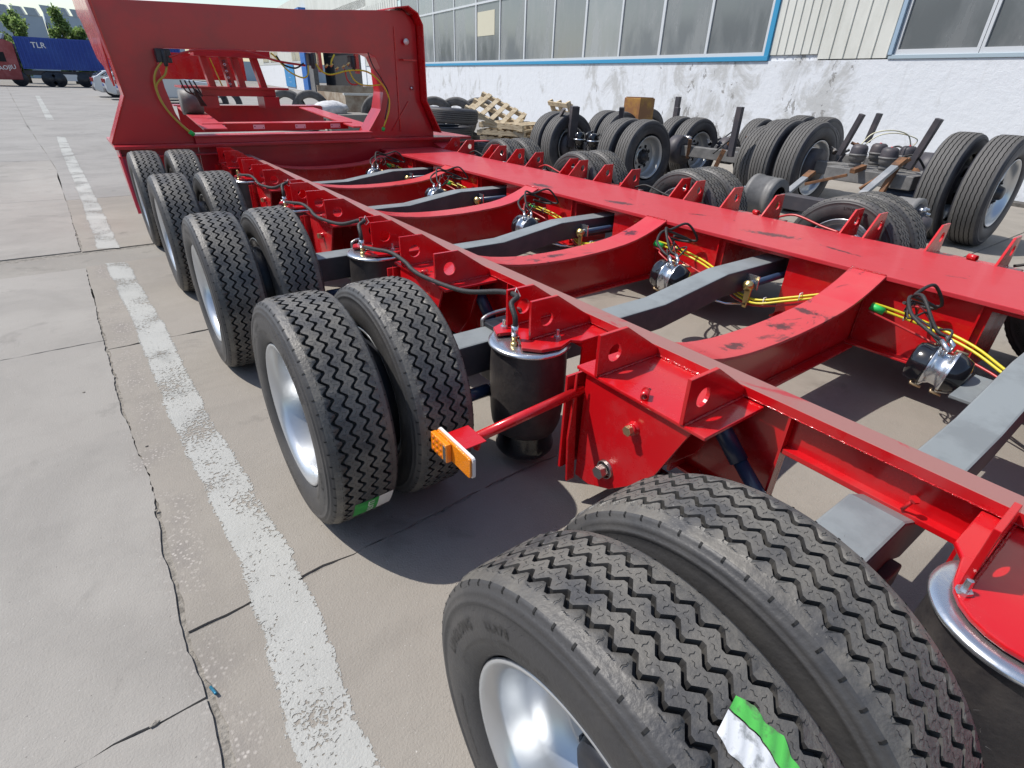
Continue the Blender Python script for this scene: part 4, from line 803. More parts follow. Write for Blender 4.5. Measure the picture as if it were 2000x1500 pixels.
bx((-.035, 7.45, 1.955), (.20, 31.0, 2.045), 'window_sill', BLUEF, bevel=.006); bx((-.03, 7.45, 2.0455), (.18, 7.56, 5.05), 'window_side_trim', BLUEF)
for i in range(len(ul) - 1):
    a, b = ul[i], ul[i + 1]; thick = .035 if i % 2 else .055
    for z0, z1 in ((2.05, 4.0), (4.0, 5.05)):
        fr = MB().box((.02, a, z0 + .0005), (.09, a + thick, z1 - .001)).box((.02, a + thick + .0005, z0 + .0005), (.085, b - .0365, z0 + .07)).box((.02, b - .036, z0 + .0005), (.088, b - .0005, z1 - .001)).build('window_frame', ALU, BW, loc=Z0)
        MB().box((.05, a + thick + .001, z0 + .071), (.056, b - .037, z1 - .002)).build('pane', GLASS, fr, loc=Z0)
bx((.040, 20.2, 2.95), (.0495, 21.7, 3.75), 'cream_paper', mat('cream_paper', (.55, .52, .40), .7))
# cladding right of the band of windows: each ribbed sheet a piece
def clad(u0, u1, w, z0, z1, x=.0):
    n = max(1, round((u1 - u0) / w)); w = (u1 - u0) / n
    for i in range(n):
        a = u0 + i * w
        mb = MB().prism([(x + .012, a + .002, z0), (x - .010, a + .012, z0), (x - .010, a + .030, z0), (x + .008, a + .045, z0), (x + .008, a + w - .004, z0), (x + .03, a + w - .004, z0), (x + .03, a + .002, z0)], (0, 0, z1 - z0)); mb.build('cladding_panel', CLAD, BW, loc=Z0)
clad(6.33, 7.45, .187, 2.06, 5.04); clad(4.98, 6.33, .27, 1.975, 5.04); clad(31.3, 38.4, .42, 0 + 2.0, 5.04, -.02)
bx((.04, 6.33, 1.956), (.3, 7.449, 2.06), 'plaster_ledge', PLASTER)
# right window
bx((-.02, -7, 1.957), (.15, 4.95, 2.02), 'window_sill', mat('grey_blue_sill', (.34, .42, .47), .5), bevel=.006)
bx((-.03, 4.90, 2.0205), (.15, 4.965, 5.04), 'window_side_trim', mat('pale_blue_trim', (.30, .40, .50), .5))
for a, b in ((3.60, 4.89), (2.30, 3.59), (1.0, 2.29), (-.3, .99), (-1.6, -.31)):
    fr = MB().box((.02, a, 2.021), (.10, a + .045, 5.04)).box((.02, a + .0455, 2.021), (.095, b - .0455, 2.10)).box((.02, b - .045, 2.021), (.10, b, 5.04)).build('window_frame', ALU, BW, loc=Z0)
    MB().box((.05, a + .046, 2.101), (.056, b - .046, 5.039)).build('pane', GLASS, fr, loc=Z0)
# big doorway with what stands in it, seen through the portal
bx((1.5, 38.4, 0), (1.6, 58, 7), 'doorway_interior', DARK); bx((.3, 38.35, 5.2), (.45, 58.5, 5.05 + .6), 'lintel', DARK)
bx((-.05, 38.31, 0), (.3, 39.3, 5.04), 'door_pilaster', mat('white_pilaster', (.68, .70, .72), .7))
bx((-.3, 57.3, 0), (.3, 59.6, 6.5), 'blue_column', mat('blue_column', (.02, .13, .42), .45)); bx((-.1, 55.2, 0), (.3, 57.28, 5.0), 'grey_shutter_edge', DRUM)
BS = mat('blue_signboard', (.03, .22, .48), .5)
for (a, b, z0, z1, txts) in ((33.2, 36.7, 0.35, 2.95, 5), (65.5, 71.5, .2, 2.3, 4)):
    sg = bx((-.08, a, z0), (-.05, b, z1), 'signboard', BS); mb = MB()
    for r in range(txts):
        zz = z1 - .35 - r * (z1 - z0 - .4) / txts
        add_text(mb, random.Random(r).choice(['— — —', '=====', '— = —']), .34, (-.0815, (a + b) / 2, zz), (0, -1, 0), (0, 0, 1))
    mb.build('print', WHITEP, sg, loc=Z0)
for u0, u1 in ((61, 66), (75, 82), (83, 89)):
    fr = MB().box((-.03, u0, 2.4), (.05, u1, 3.9)).build('window_frame', ALU, BW, loc=Z0); MB().box((-.04, u0 + .25, 2.55), (-.031, u1 - .25, 3.8)).build('pane', GLASS, fr, loc=Z0)
bx((-.02, 58.7, 2.31), (.3, 95, 5.04), 'upper_wall', CLAD)
bx((-.25, -8, 0), (-.002, 31, .05), 'wall_foot_rubble', mat('dark_wall_foot', (.06, .056, .05), .95, c2=(.12, .11, .1), scale=6, bump=.8, bscale=12))

# ------------------------------------------------------------------ spare axles, drums and tyres in front of the wall
BT = tyre_mesh(R=.5, W=.27, N=48, zig=.0045, grooves=(.065, .110, .160, .205), gw=.009, gd=.014, sipes=False, name='spare_tyre', mats=[BSIDE, BTREAD, GROOVE, SIPE, SIDEL], pattern=(-1, -.4, 1, .4), phase=(0, .25, .5, .75), letters=[('LINGLONG', .035, .9, .41, 0), ('TUBELESS', .022, 3.4, .41, 0)])
BT2 = tyre_mesh(R=.55, W=.29, N=48, zig=.002, grooves=(.062, .105, .145, .185, .228), gw=.009, gd=.014, sipes=False, name='spare_tyre', mats=[BSIDE, BTREAD, GROOVE, SIPE, SIDEL], pattern=(-1, -.4, 1, .4), phase=(0, .25, .5, .75))
RB = rim_mesh(rf=.292, depth=.15, name='spare_rim', disc_r=.23, material=mat('grey_wheel_paint', (.42, .42, .42), .4, .5)); RB2 = rim_mesh(rf=.335, depth=.10, name='spare_rim', disc_r=.25, material=SILVER)
def ywheel(par, x, y, facing, big=False, rot=0.0, lean=0.0):
    R = .55 if big else .5; w = empty('wheel', Vector((x, y, R)) - Vector(par.location), par); w.rotation_euler = (rot, lean, pi / 2 if facing < 0 else -pi / 2)
    link('tyre', BT2 if big else BT, w, (0, 0, 0)); link('rim', RB2 if big else RB, w, (0, 0, 0)); return w
def chamber(par, x, y, z, s=1.0, m=None, dot=True):
    m = m or DRUM
    c = MB().lathe([(0, .02), (.0, .06 * s), (.03, .07 * s), (.05, .055 * s), (.06, .078 * s), (.10, .088 * s), (.125, .092 * s), (.128, .100 * s)], (x, y, z), (0, 0, 1), 24).build('brake_chamber', m, par)
    MB().lathe([(.128, .100 * s), (.140, .100 * s), (.142, .094 * s)], (x, y, z), (0, 0, 1), 24).build('clamp_ring', ZINC if m is BLACKP else DRUM, c, loc=Z0)
    MB().lathe([(.142, .092 * s), (.20, .088 * s), (.225, .078 * s), (.24, .055 * s), (.242, 0)], (x, y, z), (0, 0, 1), 24).build('chamber_cap', m if m is BLACKP else PRIMDK, c, loc=Z0)
    if dot: MB().lathe([(0, .014), (.006, .012), (.0065, 0)], (x, y, z + .242), (0, 0, 1), 10).build('red_plug', RED, c, loc=Z0)
    MB().box((x - .10, y - .07, z - .012), (x + .10, y + .07, z - .001)).build('chamber_bracket', m, par)
def post(par, p0, p1, w=.10, name='stub_post', m=None): MB().bar(p0, p1, w, w * .8).build(name, m or PRIMDK, par, bevel=.004)
def spare_axle(label, x, yn, yf, zc, near=(1, 1), far=(1, 1), big=False, dx=0, cham=(), posts=(), extra=None):
    r = empty('spare_axle', (x, (yn + yf) / 2, 0)); tag(r, label, 'axle', 'spare truck axles set down by the wall'); rnd = random.Random(int(x * 10 + yn)); w = .29 if big else .27
    if near[0]: ywheel(r, x, yn, -1, big, rnd.uniform(0, 6))
    if near[1]: ywheel(r, x - .02, yn + 2 * w + .07, 1, big, rnd.uniform(0, 6))
    if far[0]: ywheel(r, x, yf, -1, big, rnd.uniform(0, 6))
    if far[1]: ywheel(r, x + .02, yf + 2 * w + .07, 1, big, rnd.uniform(0, 6))
    MB().box((x - .075, yn + .3, zc - .075), (x + .075, yf + .1, zc + .075)).build('axle_beam', DRUM, r, bevel=.008)
    for y, s in ((yn + .62, 1), (yf - .02, -1)): MB().lathe([(0, .08), (.0, .21), (.20, .21), (.22, .18)], (x, y, zc), (0, s * -1, 0), 28).build('brake_drum', PRIMDK, r)
    for c in cham: chamber(r, *c)
    for p0, p1, ww, m in posts: post(r, p0, p1, ww * .8, m=m)
    for i in range(5):                                         # brackets, clamps and hose ends bolted along the beam
        yy = yn + .55 + (yf - yn - .7) * i / 4; xx = x + rnd.uniform(-.14, .14); zz = zc + rnd.uniform(.05, .22)
        MB().bar((xx, yy, zc - .1), (xx + rnd.uniform(-.12, .12), yy + rnd.uniform(-.1, .1), zz), .05, .035).build('bracket', rnd.choice((RUST, PRIMDK, DRUM)), r, bevel=.004)
        MB().lathe([(0, .03), (.05, .035), (.06, .02), (.12, .02)], (xx, yy, zz), (rnd.uniform(-1, 1), rnd.uniform(-1, 1), .4), 12).build('fitting', rnd.choice((RUST, BLACKM, STEEL)), r)
    MB().tube(smooth_path([(x - .1, yn + .7, zc + .05), (x - .2, yn + .85, zc + .25), (x - .05, yn + 1.05, zc + .20), (x - .15, yn + 1.2, zc + .02)], 6), .012, 7).build('brake_hose', HOSE, r)
    return r
spare_axle('spare axle on dual wheels nearest the red beam, with hanger arm and black brake chambers', 6.72, 5.62, 7.30, .5, cham=((6.62, 6.72, .50, 1.0, BLACKP, False), (6.60, 7.02, .50, 1.0, BLACKP, False)),
           posts=(((6.50, 7.32, 1.06), (6.50, 7.86, .40), .065, STEEL), ((6.62, 7.24, .50), (6.60, 7.18, 1.10), .16, PRIMDK), ((6.50, 7.90, .44), (6.50, 7.84, .30), .09, RUST), ((6.8, 6.32, .6), (6.7, 6.26, 1.13), .09, PRIMDK)))
spare_axle('spare axle on dual wheels in the middle, behind the nearest pair of dual wheels', 8.28, 5.88, 7.60, .5, posts=(((8.3, 6.5, .6), (8.3, 6.5, 1.12), .11, PRIMDK),))
spare_axle('spare axle whose dual wheels stand farthest back against the stained wall', 10.3, 7.2, 8.7, .5, near=(0, 0), posts=(((10.2, 8.0, .5), (10.2, 8.0, 1.25), .12, PRIMDK),))
C = spare_axle('spare axle on big dual wheels with a grey beam and four upright brake chambers', 7.62, 1.62, 3.62, .58, big=True,
           cham=((7.35, 3.05, .66, 1.0, DRUM, False), (7.80, 3.02, .66, 1.0, DRUM, True), (7.35, 2.72, .66, 1.0, DRUM, True), (7.80, 2.70, .66, 1.0, DRUM, True)),
           posts=(((7.4, 3.28, .76), (7.4, 3.16, 1.21), .085, PRIMDK), ((7.75, 3.16, .9), (7.75, 3.12, 1.22), .085, PRIMDK), ((7.4, 2.50, .70), (7.4, 2.38, 1.21), .10, PRIMDK), ((7.0, 2.95, .60), (6.9, 3.35, .45), .05, RUST), ((7.05, 2.93, .64), (7.25, 2.90, .68), .08, RUST), ((7.2, 2.55, .72), (7.0, 2.58, .30), .07, RUST), ((7.2, 2.45, .82), (6.95, 2.75, .48), .055, RUST)))
MB().box((7.20, 2.35, .50), (7.92, 3.30, .648)).build('axle_carrier_beam', DRUM, C, bevel=.01)
MB().tube(smooth_path([(7.35, 3.05, .90), (7.40, 2.98, 1.02), (7.55, 2.85, 1.06), (7.72, 2.74, 1.02), (7.80, 2.70, .91)], 6), .007, 7).tube(smooth_path([(7.38, 3.02, .90), (7.5, 2.95, 1.0), (7.66, 2.82, 1.03), (7.80, 2.66, .98), (7.82, 2.68, .90)], 6), .006, 7).build('cream_air_hose', mat('cream_hose', (.72, .68, .48), .4), C)
MB().lathe([(0, .10), (.36, .10)], (7.45, 2.3, .42), (0, 1, 0), 20).build('cross_tube', NAVY, C)
spare_axle('spare axle with wavy-ribbed dual wheels standing left of the big smooth-ribbed wheels', 7.72, 3.95, 5.8, .55, near=(1, 1), far=(0, 0), posts=(((7.05, 4.52, .62), (7.05, 4.52, 1.22), .10, PRIMDK), ((7.0, 4.6, .7), (6.9, 4.75, .1), .09, RUST)))
spare_axle('spare axle behind the big smooth-ribbed wheels, close to the wall', 9.15, 2.35, 4.25, .55, near=(0, 0), big=True)
spare_axle('spare axle tucked close to the wall between the ochre box and the big dual wheels', 9.6, 5.2, 6.9, .5, far=(0, 0))
spare_axle('spare axle whose wheels close the row behind the leaning dark post', 8.9, 4.15, 5.7, .5, far=(0, 0))
# bare axle with two drums and leaf arms, lying between the trailer and the dual wheels
D = empty('bare_axle', (5.8, 2.5, 0)); tag(D, 'bare axle with two grey brake drums and rusty clamped arms, just beyond the trailer wheels', 'axle')
for yy, s, studs in ((2.05, -1, True), (3.05, 1, False)):
    d = MB().lathe([(0, .12), (0, .195), (.05, .205), (.055, .20), (.10, .20), (.105, .206), (.24, .206), (.245, .216), (.29, .216), (.295, .19), (.285, .17), (.28, .0)], (5.80, yy, .42), (0, s, 0), 44).build('brake_drum', DRUM, D)
    h = MB().lathe([(.28, .17), (.30, .165), (.305, .09), (.35, .085), (.40, .07), (.42, .0)], (5.80, yy, .42), (0, s, 0), 32).build('hub', PRIMDK, d, loc=Z0)
    for i in range(10):
        t = 2 * pi * i / 10; st = MB().lathe([(.30, .011), (.35, .011), (.352, 0)], (5.80 + .135 * cos(t), yy, .42 + .135 * sin(t)), (0, s, 0), 8).lathe([(.305, .019), (.325, .019), (.326, .011)], (5.80 + .135 * cos(t), yy, .42 + .135 * sin(t)), (0, s, 0), 6, smooth=False); st.build('wheel_stud', ZINC, d, loc=Z0)
MB().box((5.73, 2.1, .35), (5.87, 3.0, .49)).build('axle_beam', PRIMDK, D, bevel=.008)
ARM = mat('worn_grey_arm', (.24, .25, .26), .4, .4, c2=(.34, .34, .34), scale=6)
for (p0, p1, p2) in (((5.62, 3.16, .20), (5.95, 3.08, .44), (6.30, 3.02, .66)), ((5.62, 2.36, .30), (5.95, 2.30, .60), (6.30, 2.20, .88))):
    MB().bar(p0, p1, .075, .035).bar(p1, p2, .075, .03).build('leaf_arm', ARM, D, bevel=.003)
    q = Vector(p1); d1 = (Vector(p2) - q).normalized(); MB().bar(Vector(p2) - d1 * .10, Vector(p2) + d1 * .01, .079, .036).build('rusty_arm_end', RUST, D)
    qm = Vector(p0).lerp(q, .72); MB().bar(qm - d1 * .05, qm + d1 * .05, .10, .085).build('arm_clamp', mat('orange_rust', (.42, .17, .05), .8, c2=(.28, .11, .04), scale=20, bump=.3), D, bevel=.006)
# loose things
b = MB().lathe([(0, 0), (0, .115), (.004, .12), (.24, .138), (.25, .143), (.252, .136), (.235, .13), (.22, .0)], (6.05, 3.93, 0), (0, 0, 1), 28).build('paint_bucket', [mat('blue_plastic', (.012, .035, .22), .35)]); tag(b, 'dark blue plastic bucket standing among the spare axles, with black grease in it', 'bucket')
MB().lathe([(.225, 0), (.235, .128)], (6.05, 3.93, 0), (0, 0, 1), 24).build('grease', BLACKM, b, loc=Z0)
ob = empty('steel_box', (8.8, 7.75, 0)); tag(ob, 'ochre and rust coloured square steel box standing on end before the stained wall', 'box')
MB().box((8.55, 7.55, .0), (8.95, 7.95, 1.22)).build('box_shell', mat('ochre_rust_paint', (.42, .22, .035), .6, c2=(.25, .11, .04), scale=2.5, bump=.15), ob, bevel=.006)
MB().box((8.57, 7.57, 1.2205), (8.93, 7.93, 1.235)).build('box_lid', RUST, ob, bevel=.003)
def lying_tyre(x, y, z, label, group, mesh=None, tilt=0.0, rz=0.0, h=.27):
    o = link('stacked_tyre', mesh or BT, None, (x, y, z + h)); o.rotation_euler = (rz, pi / 2 + tilt, 0); return tag(o, label, 'tyre', group)
OLD = tyre_mesh(R=.52, W=.27, N=40, zig=.003, grooves=(.06, .10, .14, .18, .21), gw=.010, gd=.012, sipes=False, name='old_tyre', mats=[OLDRUB, OLDRUB, GROOVE, SIPE, SIDEL], pattern=(-1, -.4, 1, .4), phase=(0, .25, .5, .75))
NEWB = tyre_mesh(R=.58, W=.28, N=40, zig=.001, grooves=(.05, .085, .12, .16, .195, .23), gw=.010, gd=.016, sipes=False, name='lying_tyre', mats=[BSIDE, BTREAD, SIPE, SIPE, SIDEL], pattern=(-1, -.4, 1, .4), phase=(0, .25, .5, .75))
for i, n in enumerate(('bottom', 'middle', 'topmost')):
    lying_tyre(6.38 + (i - 1) * .07, 11.05 - i * .12, i * .285 + (.05 if i == 2 else 0), f'large black tyre lying flat, {n} of the stack right of the gooseneck post', 'stacked large tyres', NEWB, h=.28, rz=(.09 if i == 2 else 0), tilt=(.05 if i == 2 else 0))
lying_tyre(7.35, 10.35, 0, 'large black tyre lying flat on the ground beside the tyre stack', 'stacked large tyres', NEWB, h=.28)
def stand_tyre(x, y, label, rz=0.0, mesh=None, rim=None, lean=0.0, R=.52, grp='old tyres stood up along the wall'):
    r = empty('loose_tyre', (x, y, R * cos(lean) + .0)); tag(r, label, 'tyre', grp); r.rotation_euler = (0, lean, rz)
    link('rubber', mesh or OLD, r, (0, 0, 0))
    if rim: link('rim', rim, r, (0, 0, 0))
    return r
GR = rim_mesh(rf=.30, depth=.20, name='golden_rim', disc_r=.02 + .2, material=mat('golden_wheel_paint', (.50, .38, .12), .4, .5))
stand_tyre(6.35, 14.0, 'grey tyre on a golden rim leaning inside the right portal post', rz=radians(55), rim=GR, lean=-.18, R=.55)
stand_tyre(7.4, 13.2, 'dusty tyre standing just right of the gooseneck post', rz=radians(60)); stand_tyre(7.9, 13.0, 'dusty tyre standing second right of the gooseneck post', rz=radians(50)); stand_tyre(8.5, 12.9, 'dusty tyre standing third right of the gooseneck post, before the white wall', rz=radians(45))
stand_tyre(5.6, 17.0, 'dusty tyre seen through the portal, left of the rusty skip', rz=radians(70)); stand_tyre(5.0, 17.3, 'dusty tyre seen through the portal, second left of the rusty skip', rz=radians(60))
stand_tyre(4.2, 21, 'black tyre through the portal right of the turntable posts', rz=radians(75), mesh=BT, R=.5); stand_tyre(4.0, 22, 'black tyre through the portal, just beside the turntable posts', rz=radians(75), mesh=BT, R=.5)
sk = empty('scrap_skip', (7.3, 17.0, 0)); tag(sk, 'open rusty beige steel skip seen through the portal, low rough box', 'skip')
SKM = mat('beige_rusty_steel', (.40, .34, .26), .8, c2=(.26, .19, .13), scale=3, bump=.2)
for a, c in (((6.2, 15.9, 0), (8.5, 15.95, .95)), ((6.2, 18.0, 0), (8.5, 18.05, 1.15)), ((6.2, 15.951, 0), (6.25, 17.999, 1.0)), ((8.45, 15.951, 0), (8.5, 17.999, 1.0))): MB().box(a, c).build('skip_side', SKM, sk)
MB().box((6.15, 15.85, .955), (8.55, 15.93, 1.01)).build('skip_rim', CLAD, sk)
cb = MB().box((5.1, 13.6, 0), (6.0, 14.5, .62)).build('concrete_block', CON_P, None, loc=Z0, bevel=.02); tag(cb, 'grey concrete block seen through the portal beside the leaning tyre', 'block')
def sack(x, y, z, s, rz, label):
    bm = bmesh.new(); bmesh.ops.create_icosphere(bm, subdivisions=3, radius=1)
    from mathutils import noise as mn
    for v in bm.verts:
        n = mn.noise(v.co * 2.2 + Vector((x * 3, y, 0))); v.co *= 1 + .22 * n; v.co = Vector((v.co.x * .55 * s, v.co.y * .36 * s, v.co.z * .22 * s))
    me = bpy.data.meshes.new('white_sack'); bm.to_mesh(me); bm.free(); me.materials.append(mat('sack_cloth', (.60, .60, .60), .8, c2=(.45, .45, .46), scale=9, bump=.5, bscale=30))
    for p in me.polygons: p.use_smooth = True
    o = link('white_sack', me, None, (x, y, z)); o.rotation_euler = (0, 0, rz); tag(o, label, 'sack')
sack(5.1, 14.1, .70, .9, .4, 'crumpled white sack lying across the left end of the concrete block'); sack(4.75, 14.9, .45, 1.1, 1.2, 'white sack slumped behind the concrete block, seen through the portal')
# broken pallets
def pallet(label, x, y, z, rot, n=7):
    r = empty('wooden_pallet', (x, y, z)); tag(r, label, 'pallet'); r.rotation_euler = rot
    for i in range(n): MB().box((-.6, -.6 + i * 1.2 / n, .10), (.6, -.6 + i * 1.2 / n + .10, .122)).build('board', WOOD, r, loc=Z0)
    for i in range(3): MB().box((-.6 + i * .55, -.6, .012), (-.6 + i * .55 + .09, .6, .099)).build('bearer', WOOD, r, loc=Z0)
    for i in range(3): MB().box((-.6, -.6 + i * .55, -.012), (.6, -.6 + i * .55 + .09, .011)).build('lower_board', WOOD, r, loc=Z0)
for i, lab in enumerate(('wooden pallet at the bottom of the heap behind the tyre stack', 'second wooden pallet from the bottom of the heap', 'third wooden pallet from the bottom of the heap', 'fourth wooden pallet of the heap, turned a little, just below the tipped one')):
    pallet(lab, 8.45 + .06 * (i % 2), 11.5 - .05 * i, .02 + i * .145, (0.02 * (i % 2), 0, radians(12 + 9 * ((i * 3) % 4))))
pallet('broken wooden pallet tipped against the top of the heap before the white wall', 8.25, 11.75, .72, (radians(24), radians(-14), radians(35)), 5)
pallet('wooden pallet leaning low behind the dual wheels, right one at the white wall', 9.2, 10.3, .50, (radians(66), 0, radians(70)))

# ------------------------------------------------------------------ far end of the yard
tk = empty('container_truck', (1.2, 58, 0)); tag(tk, 'parked semi truck with dark red cab and long blue container with white print', 'truck')
BLUEC = mat('blue_container_paint', (.018, .055, .30), .45, c2=(.03, .08, .34), scale=.6)
box = MB().box((-1.55, 58.06, 1.14), (9.0, 60.4, 3.17)); cont = box.build('container', BLUEC, tk)
for i in range(44): MB().prism([(-1.5 + i * .24, 58.058, 1.22), (-1.46 + i * .24, 58.0, 1.22), (-1.38 + i * .24, 58.0, 1.22), (-1.34 + i * .24, 58.058, 1.22)], (0, 0, 1.86)).build('container_rib', BLUEC, cont, loc=Z0)
mb = MB(); add_text(mb, 'TLR', .50, (-.22, 57.985, 2.66), (1, 0, 0), (0, 0, 1)); mb.build('container_print', WHITEP, cont, loc=Z0)
MB().box((-1.6, 58.3, .75), (9, 60, 1.05)).build('trailer_frame', PRIMDK, tk); MB().box((.55, 58.05, .42), (1.55, 58.5, .85)).build('white_side_tank', WHITEP, tk)
REDC = mat('dusty_red_cab', (.26, .035, .035), .5, c2=(.34, .08, .08), scale=1.5)
cb = MB().prism([(-4.6, 57.95, .42), (-1.75, 57.95, .42), (-1.66, 57.95, 2.75), (-2.1, 57.95, 2.95), (-4.4, 57.95, 2.95), (-4.6, 57.95, 1.7)], (0, 2.3, 0)).build('cab', REDC, tk, bevel=.05)
MB().prism([(-4.3, 57.97, 2.955), (-2.2, 57.97, 2.955), (-2.0, 57.97, 3.3), (-3.6, 57.97, 3.4)], (0, 2.2, 0)).build('wind_deflector', mat('pale_cab_roof', (.5, .58, .62), .4), tk, bevel=.04)
MB().box((-3.1, 57.93, 1.55), (-2.35, 57.945, 2.15)).build('cab_window', DARK, tk)
mb = MB(); add_text(mb, 'A HAOJIU', .38, (-2.75, 57.93, 1.15), (1, 0, .12), (-.12, 0, 1)); mb.build('cab_print', WHITEP, tk)
for x in (-3.9, -1.95, -.2, .35, 1.95, 3.0, 3.7, 5.5, 6.5):
    MB().lathe([(0, .0), (0, .25), (.05, .28), (.05, .46), (.08, .50), (.28, .50), (.3, .45)], (x, 57.98, .50), (0, 1, 0), 20).build('wheel', BLACKM, tk)
    
def car(x, y, label, paint, h=1.42):
    r = empty('parked_car', (x, y, 0)); tag(r, label, 'car', 'white cars parked nose to the right')
    body = [(0, .35), (.04, .75), (.10, .98), (.25, 1.02), (.62, h - .04), (.9, h), (2.0, h), (2.75, 1.02), (3.9, .90), (4.25, .65), (4.3, .32), (3.9, .22), (.3, .24)]
    MB().prism([(a, -.86, z) for a, z in body], (0, 1.72, 0)).build('body', paint, r, loc=Z0, bevel=.07)
    GL = BLACKP
    MB().prism([(.40, -.868, 1.03), (.70, -.868, h - .10), (1.95, -.868, h - .08), (2.55, -.868, 1.03)], (0, .006, 0)).build('side_window', GL, r, loc=Z0)
    MB().prism([(.17, -.70, 1.06), (.17, .70, 1.06), (.56, .62, h - .07), (.56, -.62, h - .07)], (-.03, 0, .005)).build('rear_window', GL, r, loc=Z0)
    for s in (-1, 1): MB().box((-.012, s * .78 - .16 * (s > 0) , .74), (.12, s * .78 + .16 * (s < 0), .92)).build('tail_lamp', mat('tail_lamp_red', (.35, .02, .02), .2), r, loc=Z0, bevel=.02)
    MB().box((-.03, -.80, .32), (.1, .80, .52)).build('bumper', PRIMDK, r, loc=Z0, bevel=.04)
    MB().box((-.04, -.22, .60), (-.005, .22, .70)).build('number_plate', mat('plate_blue', (.03, .08, .35), .4), r, loc=Z0)
    for a in (.85, 3.45):
        for s in (-1, 1):
            w = MB().lathe([(0, 0), (0, .19), (.02, .21), (.0, .31), (.20, .31)], (a, s * .875, .31), (0, -s, 0), 24).build('wheel', BLACKM, r, loc=Z0); MB().lathe([(-.005, 0), (-.005, .18), (.015, .19)], (a, s * .875, .31), (0, -s, 0), 16).build('hub_cap', SILVER, w, loc=Z0)
WC = mat('white_car_paint', (.62, .64, .64), .22, coat=.6)
car(1.62, 40.2, 'white car parked farthest of the row by the blue container', WC, 1.30); car(1.95, 37.0, 'white car parked in the middle of the row, left of the red post', WC, 1.46); car(2.28, 33.6, 'white car parked nearest, mostly hidden behind the red gooseneck post', WC, 1.42)

# factory halls on the horizon
FG = mat('hazy_factory_wall', (.40, .47, .53), .8, c2=(.36, .42, .48), scale=.2); FR = mat('hazy_factory_roof', (.36, .41, .45), .8)  # distance haze is mixed into these wall and roof colours
for (x0, x1, z, y, lab, slope) in ((-22, 1.0, 7.9, 98, 'long grey blue factory hall on the horizon behind the first tree', .18), (1.2, 16, 7.3, 99, 'lower grey blue factory hall on the horizon behind the pointed tree', .02)):
    r = empty('factory_hall', ((x0 + x1) / 2, y, 0)); tag(r, lab, 'building', 'factory halls on the horizon')
    MB().prism([(x0, y, 0), (x1, y, 0), (x1, y, z - 1.1 - slope), (x0, y, z - .2)], (0, 14, 0)).build('wall', FG, r)
    n = int((x1 - x0) / 1.35)
    for i in range(n):
        xa = x0 + (x1 - x0) * i / n; t = (i + .5) / n; zz = z - .2 - t * (.9 + slope)
        MB().prism([(xa, y - .1, zz), (xa + 1.05, y - .1, zz - .05), (xa + .80, y - .1, zz + .75), (xa - .2, y - .1, zz + .8)], (0, .2, 0)).build('sawtooth_roof', FR, r)
        MB().prism([(xa + 1.0, y - .15, zz), (xa + 1.2, y - .15, zz), (xa + .95, y - .15, zz + .72), (xa + .8, y - .15, zz + .72)], (0, .1, 0)).build('roof_light', WHITEP, r)
LEAF = [mat('leaf_green', (.15, .23, .06), .6), mat('leaf_pale_green', (.22, .30, .10), .6), mat('leaf_dark_green', (.08, .13, .045), .6)]
for m in LEAF:
    nt = m.node_tree; N = nt.nodes; L = nt.links; b = N['Principled BSDF']; t = N.new('ShaderNodeBsdfTranslucent'); t.inputs[0].default_value = [min(1, c * 1.5) for c in b.inputs['Base Color'].default_value[:3]] + [1]
    ms = N.new('ShaderNodeMixShader'); ms.inputs[0].default_value = .5; L.new(b.outputs[0], ms.inputs[1]); L.new(t.outputs[0], ms.inputs[2]); L.new(ms.outputs[0], N['Material Output'].inputs[0])
BARK = mat('bark', (.10, .08, .06), .9)
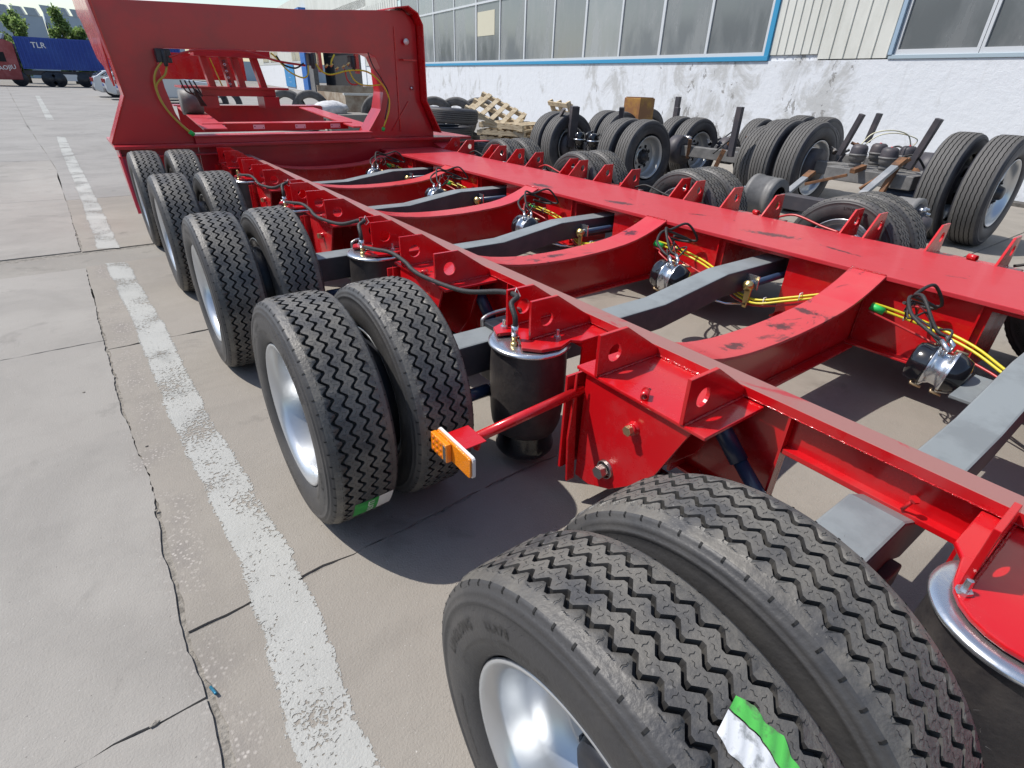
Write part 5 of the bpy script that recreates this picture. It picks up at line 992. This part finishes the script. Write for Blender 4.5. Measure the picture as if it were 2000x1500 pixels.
def tree(x, y, h, w, label, seed, pointed=True, n=4200):
    r = empty('tree', (x, y, 0)); tag(r, label, 'tree', 'trees behind the blue container'); rnd = random.Random(seed)
    mb = MB().tube([(0, 0, 0), (.05, 0, h * .4), (0, .05, h * .8)], [.14, .10, .03], 8)
    for i in range(9):
        a = rnd.uniform(0, 6.3); z = h * rnd.uniform(.25, .7); mb.tube([(0, 0, z), (cos(a) * w * .5, sin(a) * w * .5, z + h * .12)], [.05, .015], 5)
    mb.build('trunk', BARK, r, loc=Z0)
    cl = [(rnd.gauss(0, 1), rnd.gauss(0, 1), rnd.random()) for _ in range(34)]; cm = MB()
    for i in range(n):
        cx, cy, t = rnd.choice(cl); rad = w * ((1 - t) ** .8 if pointed else (1 - (2 * t - 1) ** 2) ** .5 * .9) + .1
        p = Vector((cx * rad * .42, cy * rad * .42, h * (.18 + .80 * t))) + Vector((rnd.gauss(0, .16), rnd.gauss(0, .16), rnd.gauss(0, .20)))
        s = rnd.uniform(.09, .19); d1 = Vector((rnd.gauss(0, 1), rnd.gauss(0, 1), rnd.gauss(0, 1))).normalized(); d2 = d1.cross(Vector((rnd.gauss(0, 1), rnd.gauss(0, 1), rnd.gauss(0, 1)))).normalized()
        cm.add([p - d1 * s, p + d2 * s * .6, p + d1 * s, p - d2 * s * .6], [(0, 1, 2, 3)], rnd.choice((0, 0, 1, 1, 2)))
    kind(cm.build('crown', LEAF, r, loc=Z0), 'stuff')
tree(-1.7, 70, 5.3, 2.3, 'bushy green tree at the far left above the red cab', 1, False, 6500); tree(1.75, 70, 5.7, 1.3, 'pointed green tree standing above the blue container', 2); tree(3.0, 71, 4.2, 1.6, 'low bushy tree between the pointed tree and the red post', 3, False); tree(4.4, 70, 5.0, 1.3, 'green tree half hidden by the edge of the red gooseneck', 4)
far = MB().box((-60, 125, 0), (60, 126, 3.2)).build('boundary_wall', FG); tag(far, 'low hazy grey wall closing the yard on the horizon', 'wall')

# the hall on the other side of the yard, behind the camera: it shows only as the dark band mirrored in the workshop windows
OH = empty('opposite_hall', (-26, 25, 0)); tag(OH, 'grey hall across the yard, seen only as reflection in the workshop windows', 'building')
MB().box((-32, -25, 0), (-26, 80, 7.2)).build('wall', FG, OH)
for i in range(16): MB().prism([(-26.01, -25 + i * 6.6, 7.205), (-26.01, -19.6 + i * 6.6, 7.205), (-26.01, -19.9 + i * 6.6, 8.3 + .5 * (i % 3)), (-26.01, -23.5 + i * 6.6, 8.7)], (-4, 0, 0)).build('roof_monitor', FR, OH)
for i in range(20): MB().box((-25.99, -22 + i * 5, 2.2), (-25.95, -19.5 + i * 5, 4.4)).build('window', GLASS, OH)
